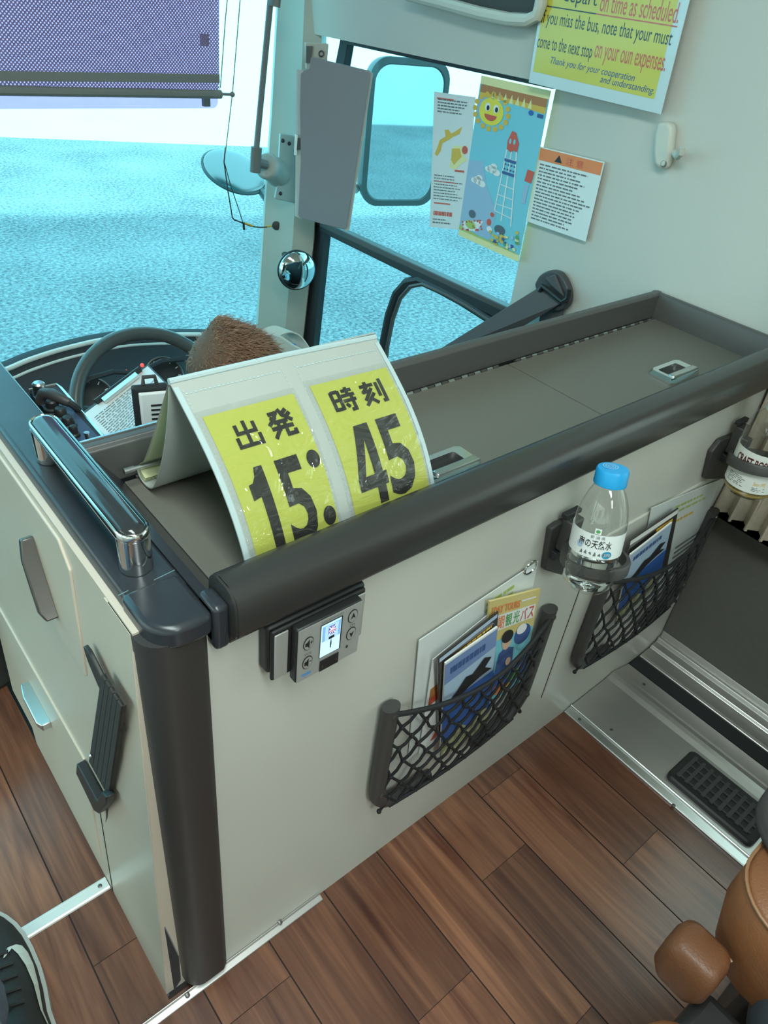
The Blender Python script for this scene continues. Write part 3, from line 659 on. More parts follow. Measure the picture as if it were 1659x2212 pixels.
STROKES = {
 '出': [((.5, 1), (.5, .03)), ((.14, .9), (.14, .55), (.86, .55), (.86, .9)), ((.05, .42), (.05, .06), (.95, .06)), ((.95, .42), (.95, -.02))],
 '発': [((.12, .88), (.42, .88), (.30, .70), (.02, .48)), ((.14, .75), (.28, .66)), ((.55, 1), (.66, .76), (.98, .50)), ((.88, .94), (.68, .82)), ((.98, .80), (.78, .68)), ((.22, .55), (.78, .55)), ((.06, .34), (.94, .34)), ((.38, .55), (.36, .30), (.08, .0)), ((.62, .55), (.62, .05), (.95, .05), (.95, .2))],
 '時': [((.05, .92), (.05, .1)), ((.35, .92), (.35, .1)), ((.05, .89), (.35, .89)), ((.05, .53), (.35, .53)), ((.05, .16), (.35, .16)), ((.5, .86), (.94, .86)), ((.72, 1), (.72, .66)), ((.43, .66), (1, .66)), ((.45, .44), (1, .44)), ((.84, .62), (.84, .04), (.66, .04)), ((.52, .32), (.63, .16))],
 '刻': [((.30, 1), (.30, .84)), ((.02, .82), (.62, .82)), ((.34, .80), (.12, .58), (.42, .58)), ((.50, .68), (.06, .22)), ((.54, .46), (.04, .0)), ((.34, .24), (.58, .0)), ((.76, .88), (.76, .26)), ((.96, 1), (.96, .04), (.80, .04))]}
def glyph(s, mb, ch, u0, v0, u1, v1, m, L, w):
    asp = (v1 - v0) / (u1 - u0)
    for st_ in STROKES[ch]:
        n = len(st_)
        for i in range(n - 1):
            (a, b), (c, d) = st_[i], st_[i + 1]; dx, dy = c - a, d - b; l = math.hypot(dx, dy); ex = w * 0.5 if i < n - 2 else 0; ey = w * 0.5 if i else 0
            a, b, c, d = a - dx / l * ey, b - dy / l * ey, c + dx / l * ex, d + dy / l * ex
            nx, ny = -dy / l * w / 2, dx / l * w / 2
            s.poly(mb, [(u0 + (x) * (u1 - u0), v0 + y * (v1 - v0)) for x, y in ((a + nx, b + ny), (a - nx, b - ny), (c - nx, d - ny), (c + nx, d + ny))], m, L)
ONE = [(.40, 0), (.92, 0), (.92, 1), (.52, 1), (.40, .90), (.22, .84), (0, .83), (0, .66), (.40, .68)]
def board_page(TL, TR, BR, BL, top, digits, title):
    s = Sheet(TL, TR, BR, BL, bulge, 0.0005)
    mb = MB(M_vinyl); s.slab(mb, 0.0012, 4, 16); pg = mb.build('page', db)
    mb = MB(M_edge)
    for (ua, ub) in (((0.0, 0.045),) if title[0] == '出' else ((0.955, 1.0),)): s.rect(mb, ua, 0, ub, 0.97, M_edge, 1, 1, 16)
    # stitched weld dots along edges
    for k in range(40):
        v = 0.06 + 0.9 * k / 40
        for u in (0.065, 0.935): s.rect(mb, u - 0.004, v, u + 0.004, v + 0.010, M_edge, 1)
    for k in range(22):
        u = 0.07 + 0.86 * k / 22; s.rect(mb, u, 0.925, u + 0.02, 0.932, M_edge, 1)
    mb.build('weld_seam', pg)
    mb = MB(M_yelc); s.rect(mb, 0.105, 0.06, 0.93, top, M_yelc, 1, 4, 16)
    # title characters and digits
    for k in (0, 5): glyph(s, mb, title[k], title[k + 1], title[k + 2], title[k + 3], title[k + 4], M_inkc, 2, 0.145)
    for d in digits:
        if d[0] == '.': s.disc(mb, d[1], d[2], d[3], d[4], M_inkc, 2, 28)
        elif d[0] == '4':
            for pg_ in ([(.58, 0), (.88, 0), (.88, 1), (.58, 1)], [(0, .20), (1, .20), (1, .36), (0, .36)], [(.40, 1), (.62, 1), (.62, .86), (.26, .34), (0, .34)]): s.poly(mb, [(d[1] + x * (d[3] - d[1]), d[2] + y * (d[4] - d[2])) for x, y in pg_], M_inkc, 2)
        elif d[0] == '1': s.poly(mb, [(d[1] + x * (d[3] - d[1]), d[2] + y * (d[4] - d[2])) for x, y in ONE], M_inkc, 2)
        elif isinstance(d[0], str): s.text(mb, d[0], d[1], d[2], d[3], d[4], M_inkc, 2, bold=0.022)
        else: s.poly(mb, d[0], M_inkc, 2)
    mb.build('time_card', pg, smooth=False)
    mb = MB(M_pocket); s.rect(mb, 0.05, 0.04, 0.95, top + 0.03, M_pocket, 5, 6, 20); mb.build('clear_pocket', pg)
board_page(ridgeL, ridgeM, bm, bl, 0.80, [('1', 0.22, 0.08, 0.40, 0.51), ('5', 0.47, 0.10, 0.74, 0.51), ('.', 0.855, 0.465, 0.062, 0.044), ('.', 0.855, 0.19, 0.062, 0.044)], ('出', 0.28, 0.605, 0.50, 0.735, '発', 0.59, 0.605, 0.82, 0.745))
board_page(ridgeM, ridgeR, br, bm, 0.815, [('4', 0.21, 0.15, 0.51, 0.555), ('5', 0.53, 0.15, 0.82, 0.555)], ('時', 0.24, 0.635, 0.48, 0.765, '刻', 0.55, 0.635, 0.79, 0.765))
# curled back stack of flipped pages
def loop_prof(off):
    P = [(0.4885, 0.7235), (0.508, 0.690), (0.531, 0.650), (0.556, 0.612), (0.5735, 0.596), (0.573, 0.586), (0.563, 0.5825), (0.550, 0.5845), (0.538, 0.594), (0.520, 0.625), (0.505, 0.66), (0.494, 0.695), (0.4885, 0.720)]
    c = (0.535, 0.635)
    return [(y + (c[0] - y) * off, z + (c[1] - z) * off) for y, z in P]
def smoothp(P, n=5):
    out = []
    for i in range(len(P) - 1):
        p0 = P[max(i - 1, 0)]; p1 = P[i]; p2 = P[i + 1]; p3 = P[min(i + 2, len(P) - 1)]
        for k in range(n):
            t = k / n
            out.append(tuple(0.5 * ((2 * b) + (-a + c) * t + (2 * a - 5 * b + 4 * c - d) * t * t + (-a + 3 * b - 3 * c + d) * t ** 3) for a, b, c, d in zip(p0, p1, p2, p3)))
    out.append(P[-1]); return out
mb = MB(M_vinyl); x0, x1 = ridgeL.x, ridgeM.x - 0.002
P = smoothp(loop_prof(0.0)); rows_ = []
for y, z in P: rows_.append((y, z))
Pi = smoothp(loop_prof(0.03))
rings = [[Vector((x0, a[0], a[1])), Vector((x1, a[0], a[1])), Vector((x1, b[0], b[1])), Vector((x0, b[0], b[1]))] for a, b in zip(P, Pi)]
mb.loft(rings); mb.build('back_cover', db)
M_leafp = mat('page_pale_yellow', (0.62, 0.64, 0.38), 0.5)
for k in range(3):
    mb = MB(M_leafp); a_ = smoothp(loop_prof(0.05 + 0.045 * k)[:7]); b_ = smoothp(loop_prof(0.06 + 0.045 * k)[:7])
    mb.loft([[Vector((x0 + 0.001, p[0], p[1])), Vector((x1, p[0], p[1])), Vector((x1, q[0], q[1])), Vector((x0 + 0.001, q[0], q[1]))] for p, q in zip(a_, b_)]); mb.build('flipped_page', db)
mb = MB(M_vinyl); bk0 = Vector((ridgeM.x, 0.488, 0.7215)); mb.loft([[Vector((x, 0.4885, 0.7235)), Vector((x, 0.491, 0.7235)), Vector((x, 0.572, 0.583)), Vector((x, 0.569, 0.583))] for x in (ridgeM.x, ridgeR.x)]); mb.build('back_stand', db, smooth=False)
mb = MB(M_edge); mb.tube([ridgeL + Vector((0, 0.001, 0)), ridgeM + Vector((0, 0.001, 0)), ridgeR + Vector((0, 0.001, 0))], 0.0028, 8); mb.build('ridge_welt', db)
mb = MB(M_satin); mb.tube([(0.206, 0.566, 0.600), (0.216, 0.566, 0.600)], 0.003, 10); mb.tube([(0.214, 0.566, 0.600), (0.31, 0.562, 0.5985)], 0.0022, 10); mb.build('binding_rod', db)

# ------------------------------------------------------------------ mixer on the aisle side of the cab
mz = 0.560
mx = thing('microphone_mixer', (0.222, 0.75, mz - 0.03), 'blue-black mixer panel with black knobs and plug beside the side band', 'mixer')
mb = MB(M_dark); c = [A(*p, z=mz) for p in ((62, 842), (122, 830), (132, 838), (244, 968), (190, 992))]; mb.prism([v - Vector((0, 0, 0.03)) for v in c], (0, 0, 0.03)); mb.build('housing', mx, bevel=0.002)
mb = MB(M_alu); mb.tube([A(*p, z=mz + 0.001) for p in ((62, 842), (122, 830), (132, 838), (244, 968))], 0.0016, 6); mb.build('housing_edge', mx)
mb = MB(mat('panel_blue', (0.045, 0.075, 0.13), 0.3)); mb.prism([A(*p, z=mz + 0.0005) for p in ((72, 858), (118, 845), (222, 955), (176, 972))], (0, 0, 0.001)); mb.build('front_panel', mx, smooth=False)
for p, r in (((114, 880), 0.0085), ((132, 898), 0.008), ((148, 917), 0.0078), ((160, 937), 0.0055)):
    c = A(*p, z=mz + 0.004); c.z = mz + 0.001
    mb = MB(M_blk); mb.lathe([(r * 1.15, 0), (r * 1.15, 0.003), (r * 0.85, 0.0045), (r * 0.8, 0.011), (r * 0.62, 0.0128), (0.0005, 0.0135)], c, (0, 0, 1), 20); mb.build('knob', mx)
mb = MB(M_satin); c = A(191, 960, z=mz); mb.lathe([(0.004, 0), (0.004, 0.003), (0.0022, 0.004), (0.0022, 0.012), (0.003, 0.013), (0.003, 0.015)], c, (0, 0, 1), 12); mb.build('toggle', mx)
mb = MB(M_ledr); mb.lathe([(0.0022, 0), (0.0022, 0.001), (0.001, 0.002)], A(188, 952, z=mz + 0.001), (0, 0, 1), 10); mb.build('lamp', mx)
mb = MB(M_satin); mb.lathe([(0.008, 0), (0.008, 0.012), (0.006, 0.014), (0.001, 0.0145)], A(205, 978, z=mz), (0, 0, 1), 16); mb.build('socket', mx); mb = MB(M_satin); mb.lathe([(0.007, 0), (0.007, 0.016), (0.005, 0.018), (0.001, 0.0185)], A(88, 856, z=mz), (0, 0, 1), 16); mb.build('socket', mx)
ml = thing('microphone_lead', A(110, 850, z=mz), 'grey plug and lead curving from the mixer down past the clipboard', 'cable')
pth = [A(92, 866, z=mz + 0.002), A(96, 852, z=mz + 0.012), A(112, 852, z=mz + 0.016), A(130, 861, z=mz + 0.016), A(150, 870, z=mz + 0.012)]
mb = MB(M_grey); mb.tube(pth, lambda t: 0.0085 - 0.0035 * t, 12); mb.build('plug', ml)
pth2 = [A(148, 869, z=mz + 0.013), A(162, 878, z=mz + 0.008), A(172, 890, z=mz - 0.005), A(180, 905, z=mz - 0.04), A(184, 920, z=mz - 0.10)]
mb = MB(M_dark); mb.tube(smoothp([tuple(p) for p in pth2]), 0.0042, 8); mb.build('lead', ml)

# radio / speaker box behind the tray and the clipboard
ra = thing('radio_set', A(325, 940, y=0.655), 'small white speaker box with black slots standing behind the flip board', 'radio')
tl, tr, br_, bl_ = A(302, 852, y=0.64), A(372, 846, y=0.64), A(372, 960, y=0.64), A(314, 962, y=0.64)
s = Sheet(tl, tr, br_, bl_)
mb = MB(M_white); s.slab(mb, 0.005); mb.build('front', ra, smooth=False, bevel=0.0015)
mb = MB(M_dark); s2 = Sheet(tl + Vector((-0.004, 0.006, 0.006)), tr + Vector((0, 0.006, 0.006)), br_ + Vector((0, 0.006, 0)), bl_ + Vector((-0.004, 0.006, 0))); s2.slab(mb, 0.008); mb.build('case', ra, smooth=False, bevel=0.003)
mb = MB(M_ink)
for k in range(8): s.rect(mb, 0.30, 0.76 - k * 0.085, 0.9, 0.795 - k * 0.085, M_ink, 2)
mb.build('grille', ra, smooth=False)
mb = MB(M_grey); mb.tube([tl.lerp(tr, 0.25) + Vector((0, 0.01, 0.006)), tl.lerp(tr, 0.27) + Vector((0, 0.01, 0.014)), tl.lerp(tr, 0.62) + Vector((0, 0.01, 0.014)), tl.lerp(tr, 0.66) + Vector((0, 0.01, 0.006))], 0.0022, 8); mb.build('loop', ra)
cb = thing('clipboard', A(270, 880, z=0.40), 'clipboard holding printed white forms in front of the steering wheel', 'clipboard')
TL, TR, BR, BL = A(180, 893, z=0.385), A(318, 790, z=0.435), A(375, 846, z=0.44), A(262, 978, z=0.385)
s = Sheet(TL, TR, BR, BL)
mb = MB(M_grey); s.slab(mb, 0.004, u0=-0.02, u1=1.02, v0=-0.02, v1=1.03); mb.build('board', cb, smooth=False)
mb = MB(M_white); s.rect(mb, 0.0, 0.0, 1.0, 0.98, M_white, 1); s.lines(mb, 0.06, 0.08, 0.95, 0.82, 16, M_inkg, 2, 0.3, 3); mb.build('paper', cb, smooth=False)
mb = MB(M_alu); mb.obox(s.p(0.28, 0.86, 3), s.p(0.82, 0.86, 3) - s.p(0.28, 0.86, 3), s.p(0.28, 0.99, 3) - s.p(0.28, 0.86, 3), s.n * 0.006); mb.use(M_dark); mb.tube([s.p(0.2, 0.985, 12), s.p(0.9, 0.985, 12)], 0.005, 8); mb.build('clip', cb, smooth=False)
mb = MB(M_dash); mb.box(0.182, 0.36, 0.62, 1.12, -0.6, 0.33); tag(mb.build('driver_console', smooth=False, bevel=0.01), 'dark side console under the clipboard beside the driver', 'console')

# ------------------------------------------------------------------ dashboard, wheel
da = thing('dashboard', (0.6, 1.6, 0.0), 'dark curved dashboard under the windscreen with round gauges and red lamps', 'dashboard')
topc = [A(px, py, y=yy) for px, py, yy in ((-60, 826, 1.66), (15, 799, 1.685), (60, 780, 1.695), (120, 760, 1.70), (170, 747, 1.70), (220, 736, 1.70), (300, 726, 1.70), (440, 724, 1.70), (540, 730, 1.69), (600, 745, 1.68))]
topc = [Vector(p) for p in smoothp([tuple(p) for p in topc], 4)]
mb = MB(M_dash)
prow = [(0, 0.04, 0.002), (0, 0.0, 0.0), (0.0, -0.02, -0.03), (0, -0.05, -0.06), (0.0, -0.16, -0.10), (0, -0.20, -0.18), (0, -0.24, -0.60)]
mb.loft([[p + Vector(o) for p in topc] for o in prow], closed=False); mb.build('dash_body', da, angle=60)
mb = MB(mat('dash_edge_pale', (0.78, 0.80, 0.74), 0.25, coat=0.5)); mb.tube([p + Vector((0, 0, 0.002)) for p in topc], 0.0060, 8); mb.tube([p + Vector((0, -0.012, -0.018)) for p in topc], 0.0035, 8); mb.build('dash_edge', da)
for (px, py, rr) in ((198, 862, 0.050), (355, 812, 0.046)):
    c = A(px, py, y=1.52); nrm = (CAMLOC - c); nrm.z = 0; nrm = Vector((-0.1, -0.8, 0.6)).normalized()
    mb = MB(M_blk); mb.lathe([(rr, -0.01), (rr, 0.0), (rr * 0.94, 0.001), (0.001, -0.004)], c, nrm, 36); g = mb.build('gauge', da)
    mb = MB(mat('gauge_ring', (0.35, 0.36, 0.34), 0.3, 0.8)); mb.lathe([(rr, 0), (rr * 1.02, 0.004), (rr * 0.95, 0.005), (rr * 0.93, 0.0)], c, nrm, 36, False, False); mb.build('gauge_ring', g)
    u = nrm.orthogonal().normalized(); w = nrm.cross(u); mb = MB(M_white)
    for k in range(11):
        a = k * 2 * PI / 12; d = u * math.cos(a) + w * math.sin(a); e = nrm.cross(d)
        mb.obox(c + nrm * 0.001 + d * rr * 0.72 - e * 0.001, d * rr * 0.16, e * 0.002, nrm * 0.0005)
    mb.build('gauge_marks', g, smooth=False)
mb = MB(M_dash); mb.tube([A(px, py, y=1.50) for px, py in ((150, 850), (195, 818), (245, 803), (300, 806), (350, 780), (395, 776))], 0.006, 8); mb.build('hood_edge', da)
for p in ((273, 803), (307, 789)):
    mb = MB(M_ledr); mb.sphere(A(*p, y=1.515), 0.0045, 10, 6); mb.build('lamp', da)

sw = thing('steering_wheel', (0.62, 1.45, 0.13), 'grey steering wheel rising in front of the dashboard gauges', 'steering wheel')
wc = A(338, 882, d=1.70); wn = Vector((0.0, -0.80, 0.60)).normalized(); wu = Vector((1, 0, 0)); ww = wn.cross(wu).normalized(); WR = 0.176
mb = MB(mat('wheel_grip', (0.085, 0.088, 0.082), 0.30, bump=0.08, bump_scale=600)); mb.tube([wc + (wu * math.cos(2 * PI * k / 64) + ww * math.sin(2 * PI * k / 64)) * WR for k in range(64)], 0.0155, 14, closed=True); mb.build('rim', sw)
mb = MB(M_dark)
for ang in (0.25, PI - 0.25, -PI / 2 - 0.35, -PI / 2 + 0.35):
    mb = MB(M_dark); d = wu * math.cos(ang) + ww * math.sin(ang); mb.tube([wc - wn * 0.03 + d * 0.04, wc - wn * 0.025 + d * 0.10, wc + d * WR], 0.010, 10, flat=0.6); mb.build('spoke', sw)
mb = MB(M_dark); mb.lathe([(0.05, -0.06), (0.055, -0.02), (0.045, -0.005), (0.001, 0.0)], wc, wn, 28); mb.build('hub', sw)
mb = MB(M_dark); mb.tube([wc - wn * 0.05, wc - wn * 0.45], 0.035, 14); mb.build('column', sw)

# ------------------------------------------------------------------ driver, strap, seat belt
def skin_body(name, V, Ed, m, parent, root=0, sub=2):
    me = bpy.data.meshes.new(name); off = offset_of(parent)
    me.from_pydata([Vector(p) - off for p, r in V], Ed, []); me.materials.append(m)
    o = bpy.data.objects.new(name, me); COL.objects.link(o); o.parent = parent
    o.modifiers.new('skin', 'SKIN')
    if not me.skin_vertices: me.attributes  # layer is made by the modifier
    for i, (p, r) in enumerate(V):
        sv = me.skin_vertices[0].data[i]; sv.radius = (r, r) if not hasattr(r, '__len__') else r; sv.use_root = (i == root)
    md = o.modifiers.new('subdivision', 'SUBSURF'); md.levels = sub; md.render_levels = sub
    for p in me.polygons: p.use_smooth = True
    o.modifiers['skin'].use_smooth_shade = True
    return o
M_flesh = mat('skin_tone', (0.55, 0.34, 0.24), 0.5)
M_shirt = mat('pale_blue_shirt', (0.42, 0.62, 0.70), 0.75, bump=0.2, bump_scale=400)
M_trouser = mat('dark_trousers', (0.03, 0.035, 0.05), 0.85)
hd = A(505, 800, d=1.24)
dr = thing('person', (hd.x, hd.y - 0.02, -0.60), 'seated driver with brown hair in pale blue shirt bending over the wheel', 'person')
X, Y, Z = hd.x, hd.y, hd.z
V = [((X, Y - 0.12, -0.14), (0.13, 0.10)), ((X, Y - 0.11, 0.00), (0.12, 0.09)), ((X, Y - 0.07, 0.14), (0.13, 0.09)), ((X, Y - 0.03, 0.245), (0.085, 0.06)), ((X, Y - 0.005, 0.30), 0.042), ((X, Y + 0.012, Z - 0.045), (0.050, 0.052)), ((X, Y + 0.010, Z + 0.000), (0.058, 0.060)), ((X, Y + 0.006, Z + 0.028), (0.042, 0.045)),
     ((X - 0.14, Y - 0.04, 0.215), 0.048), ((X - 0.19, Y + 0.05, 0.06), 0.038), ((X - 0.16, Y + 0.20, 0.07), 0.030), ((X - 0.13, Y + 0.28, 0.10), 0.026),
     ((X + 0.14, Y - 0.04, 0.215), 0.048), ((X + 0.19, Y + 0.05, 0.06), 0.038), ((X + 0.16, Y + 0.20, 0.07), 0.030), ((X + 0.13, Y + 0.28, 0.10), 0.026),
     ((X - 0.09, Y + 0.12, -0.16), 0.07), ((X - 0.10, Y + 0.28, -0.17), 0.055), ((X - 0.09, Y + 0.34, -0.52), 0.035), ((X - 0.09, Y + 0.44, -0.57), 0.03),
     ((X + 0.09, Y + 0.12, -0.16), 0.07), ((X + 0.10, Y + 0.28, -0.17), 0.055), ((X + 0.09, Y + 0.34, -0.52), 0.035), ((X + 0.09, Y + 0.44, -0.57), 0.03),
     ((X, Y + 0.085, Z - 0.015), 0.010)]
Ed = [(0, 1), (1, 2), (2, 3), (3, 4), (4, 5), (5, 6), (6, 7), (3, 8), (8, 9), (9, 10), (10, 11), (3, 12), (12, 13), (13, 14), (14, 15), (0, 16), (16, 17), (17, 18), (18, 19), (0, 20), (20, 21), (21, 22), (22, 23), (6, 24)]
skin_body('body', V, Ed, M_flesh, dr)
Vs = [(p, (tuple(a * 1.12 + 0.006 for a in r) if hasattr(r, '__len__') else r * 1.18 + 0.006)) for p, r in V]
sel = [0, 1, 2, 3, 8, 9, 10, 12, 13, 14]; mp_ = {a: i for i, a in enumerate(sel)}
skin_body('shirt', [Vs[i] for i in sel], [(mp_[a], mp_[b]) for a, b in Ed if a in mp_ and b in mp_], M_shirt, dr)
sel = [0, 16, 17, 18, 20, 21, 22]; mp_ = {a: i for i, a in enumerate(sel)}
skin_body('trousers', [Vs[i] for i in sel], [(mp_[a], mp_[b]) for a, b in Ed if a in mp_ and b in mp_], M_trouser, dr)
mb = MB(M_shirt); mb.lathe([(0.050, 0), (0.062, 0.012), (0.056, 0.032), (0.050, 0.030)], (X - 0.01, Y - 0.02, 0.285), (0, 0.2, 1), 24, False, False); mb.build('collar', dr)
# hair: a cap of short brown strands lifting to a tuft
M_hair = mat('brown_hair', (0.29, 0.155, 0.090), 0.55, noise_amt=0.30, noise_scale=60)
mb = MB(mat('hair_root', (0.15, 0.075, 0.042), 0.8)); hr = random.Random(3)
def hpos(th, ph, k=1.0):
    d = Vector((math.sin(th) * math.cos(ph), math.sin(th) * math.sin(ph), math.cos(th)))
    r = Vector((0.0750, 0.083, 0.070)); tuft = 0.013 * math.exp(-((th - 0.25) ** 2) / 0.10) * (1 + 0.8 * math.cos(ph - PI))
    return Vector((X + 0.004, Y + 0.005, Z)) + Vector((d.x * r.x, d.y * r.y, d.z * r.z)) * k + Vector((-0.35, 0, 1)) * tuft, d
rows_ = []
for i in range(13):
    rows_.append([hpos(PI * 0.70 * i / 12 + 0.001, 2 * PI * k / 28)[0] for k in range(28)])
mb.loft(rows_, True, False); mb.use(M_hair)
for k in range(11000):
    th = math.acos(1 - hr.random() * 1.6); ph = hr.uniform(0, 2 * PI)
    if th > 2.0 and 0.6 < ph < 2.5: continue
    p, d = hpos(th, ph, 0.985); up = max(0, math.cos(th))
    flow = Vector((0.55, -0.25, -0.9 + 0.9 * up)) + Vector((hr.gauss(0, .3), hr.gauss(0, .3), hr.gauss(0, .2)))
    d_n = d
    L0 = hr.uniform(0.008, 0.016); p1 = p + (d * 0.30 + flow * 0.6) * L0; p2 = p1 + (d * 0.05 + flow * 0.9) * L0
    sd_ = d.cross(flow); sd_ = sd_.normalized() * 0.0008 if sd_.length > 1e-5 else Vector((0.0006, 0, 0))
    b = mb.add([p - sd_, p + sd_, p + d * 0.0006, p1 - sd_ * 0.8, p1 + sd_ * 0.8, p1 + d * 0.0005, p2])
    for q_ in ((0, 1, 4, 3), (1, 2, 5, 4), (2, 0, 3, 5), (3, 4, 6), (4, 5, 6), (5, 3, 6)): mb.face([b + j for j in q_])
mb.build('hair', dr)
# driver's seat behind him
ds = thing('driver_chair', (X, Y - 0.12, -0.60), 'dark driver chair hidden behind the partition cabinet', 'chair')
mb = MB(M_seatgrey); mb.box(X - 0.18, X + 0.18, Y - 0.22, Y + 0.20, -0.33, -0.25); mb.build('cushion', ds, bevel=0.03)
mb = MB(M_seatgrey); mb.prism([(X - 0.18, Y - 0.26, -0.24), (X - 0.18, Y - 0.33, 0.20), (X - 0.18, Y - 0.26, 0.22), (X - 0.18, Y - 0.19, -0.24)], (0.36, 0, 0)); mb.build('backrest', ds, bevel=0.02)
mb = MB(M_dark); mb.box(X - 0.12, X + 0.12, Y - 0.12, Y + 0.12, -0.60, -0.33); mb.build('base', ds)

cs = thing('shoulder_strap', A(650, 745, d=1.62), 'pale fabric strap loop with a bright blue lining by the front pillar', 'strap')
lp = [A(*p, d=dd) for p, dd in (((575, 728), 1.60), ((590, 716), 1.60), ((612, 710), 1.60), ((630, 717), 1.61), ((645, 735), 1.62), ((660, 758), 1.62), ((680, 770), 1.63))]
def ribbon(mb, pts, wv, th, m):
    mb.use(m); wv = Vector(wv); n = len(pts); rings = []
    for i, p in enumerate(pts):
        t = (pts[min(i + 1, n - 1)] - pts[max(i - 1, 0)]).normalized(); nn = t.cross(wv).normalized() * th
        rings.append([p - wv / 2, p + wv / 2, p + wv / 2 + nn, p - wv / 2 + nn])
    mb.loft(rings)
sm = [Vector(p) for p in smoothp([tuple(p) for p in lp])]
mb = MB(); ribbon(mb, sm, Vector((0.015, -0.045, 0.0)), 0.003, mat('strap_cream', (0.55, 0.54, 0.46), 0.8)); mb.build('strap', cs)
mb = MB(); ribbon(mb, [A(*p, d=1.60) for p in ((570, 728), (590, 735), (615, 752), (640, 765), (655, 772))], Vector((0.02, -0.04, 0.03)), 0.006, mat('strap_cream', (0.55, 0.54, 0.46), 0.8)); mb.build('strap_tail', cs)
mb = MB(mat('blue_lining', (0.03, 0.22, 0.62), 0.4)); mb.sphere(A(630, 752, d=1.61), (0.018, 0.008, 0.012), 16, 10, Matrix.Rotation(0.5, 3, 'Y')); mb.build('lining', cs)

sb = thing('seat_belt', A(1200, 640, x=1.11), 'dark seat belt running from its wall anchor down behind the cabinet', 'seat belt')
ac = A(1200, 632, x=1.125)
mb = MB(mat('anchor_grey', (0.065, 0.065, 0.068), 0.45)); pts = smoothp([(1166, 612), (1178, 592), (1200, 582), (1222, 590), (1238, 620), (1239, 648), (1228, 664), (1208, 668), (1180, 650), (1166, 612)], 5)[:-1]
mb.prism([A(*p, x=1.128) for p in pts], (-0.016, 0, 0)); cov = mb.build('anchor_cover', sb, bevel=0.006, bseg=3)
mb = MB(M_belt); mb.prism([A(*p, x=1.112) for p in ((1180, 600), (1202, 592), (1222, 640), (1196, 618))], (-0.006, 0, 0)); mb.build('anchor_cap', cov, bevel=0.002)
mb = MB(M_blk); mb.tube([A(*p, x=1.104) for p in ((1166, 628), (1172, 618), (1185, 628), (1214, 652), (1226, 645), (1230, 625))], 0.0045, 8); mb.build('guide_loop', cov)
mb = MB(M_belt); e0, e1 = A(1166, 622, x=1.108), A(1212, 655, x=1.108); f0, f1 = A(905, 782, y=0.78), A(1000, 800, y=0.80)
f0 = A(905, 784, d=1.50); f1 = A(975, 800, d=1.50)
mb.prism([e0, e1, f1, f0], (0.002, 0.001, 0.002)); mb.build('webbing', sb, smooth=False)
mb = MB(M_belt); mb.prism([A(*p, x=1.122) for p in ((1170, 652), (1218, 664), (1206, 730), (1160, 730))], (0.002, 0, 0)); mb.build('lower_webbing', sb, smooth=False)

# ------------------------------------------------------------------ things on the right wall
ck = thing('coat_hook', A(1445, 320, x=1.12), 'cream plastic coat hook with a screw hole on the right wall', 'hook')
mb = MB(M_cream2); hb = [A(*p, x=1.13) for p in ((1432, 262), (1456, 262), (1466, 275), (1460, 330), (1452, 362), (1436, 366), (1424, 356), (1421, 330), (1424, 290))]
mb.prism(hb, (-0.016, 0, 0)); mb.build('body', ck, bevel=0.006, bseg=3)
mb = MB(M_cream2); mb.tube([A(1456, 330, x=1.124), A(1464, 338, x=1.110), A(1472, 330, x=1.100), A(1474, 318, x=1.098)], 0.005, 10); mb.build('hook', ck)
mb = MB(M_screw); mb.lathe([(0.0048, 0), (0.0048, 0.001), (0.003, -0.002)], A(1434, 354, x=1.1145), (-1, 0, 0), 14); mb.build('screw', ck)

def wall_sheet(name, x, BL, BR, TLpx, label, cat, th=0.0006, m=None):
    bl = A(*BL, x=x); br = A(*BR, x=x); tl = A(*TLpx, x=x); tr = br + (tl - bl)
    s = Sheet(tl, tr, br, bl); mb = MB(m or M_white); s.slab(mb, th)
    return s, mb
# yellow notice
bl = A(1142, 178, x=1.108); br = A(1427, 247, x=1.108); tr = A(1482, 30, x=1.108)
vv = (tr - br) * (0.205 / (tr - br).length)
s = Sheet(bl + vv, br + vv, br, bl)
nt_ = thing('departure_notice', (br + bl) / 2, 'yellow laminated English notice about missing the bus, high on the right wall', 'notice')
mb = MB(mat('laminate_edge', (0.62, 0.70, 0.72), 0.2)); s.slab(mb, 0.0012)
mb.build('sheet', nt_, smooth=False)
mb = MB(M_yel); y0, y1 = s.uv(1147, 160)[1], 1.0; u0, u1 = 0.022, 0.935
vb = s.uv(1150, 160)[1]
s.rect(mb, u0, 0.082, u1, 0.97, M_yel, 1)
def tline(body, a, b, hgt, m, bold=0.0, shear=0.0, drop=True):
    (ua, va), (ub, vb_) = s.uv(*a), s.uv(*b); s.text(mb, body, ua, va, ub, va + hgt, m, 2, bold, shear)
def vat(px, py): return s.uv(px, py)
def span(body, pa, pb, vlow, vhigh, m, bold=0.0, shear=0.0):
    s.text(mb, body, s.uv(*pa)[0], vlow, s.uv(*pb)[0], vhigh, m, 2, bold, shear)
v1 = s.uv(1172, 55)[1]; v2 = s.uv(1163, 108)[1]; v3 = s.uv(1190, 138)[1]; v4 = s.uv(1295, 178)[1]
hv = 0.105
span('If you miss the bus, note that your must', (1171, 40), (1452, 85), v1 - 0.012, v1 + hv, M_ink)
span('come to the next stop', (1161, 95), (1279, 118), v2 - 0.012, v2 + hv, M_ink)
span('on your oun expenses.', (1284, 118), (1437, 148), v2 - 0.012, v2 + hv, M_red)
span('Thank you for your cooperation', (1189, 135), (1371, 172), v3 - 0.012, v3 + 0.050, M_navy, 0.0, 0.25)
span('and understanding.', (1295, 182), (1412, 203), v4 - 0.012, v4 + 0.046, M_navy, 0.0, 0.25)
v0 = s.uv(1190, 4)[1]
span('depart', (1218, -4), (1290, 8), v0 - 0.012, v0 + hv, M_ink)
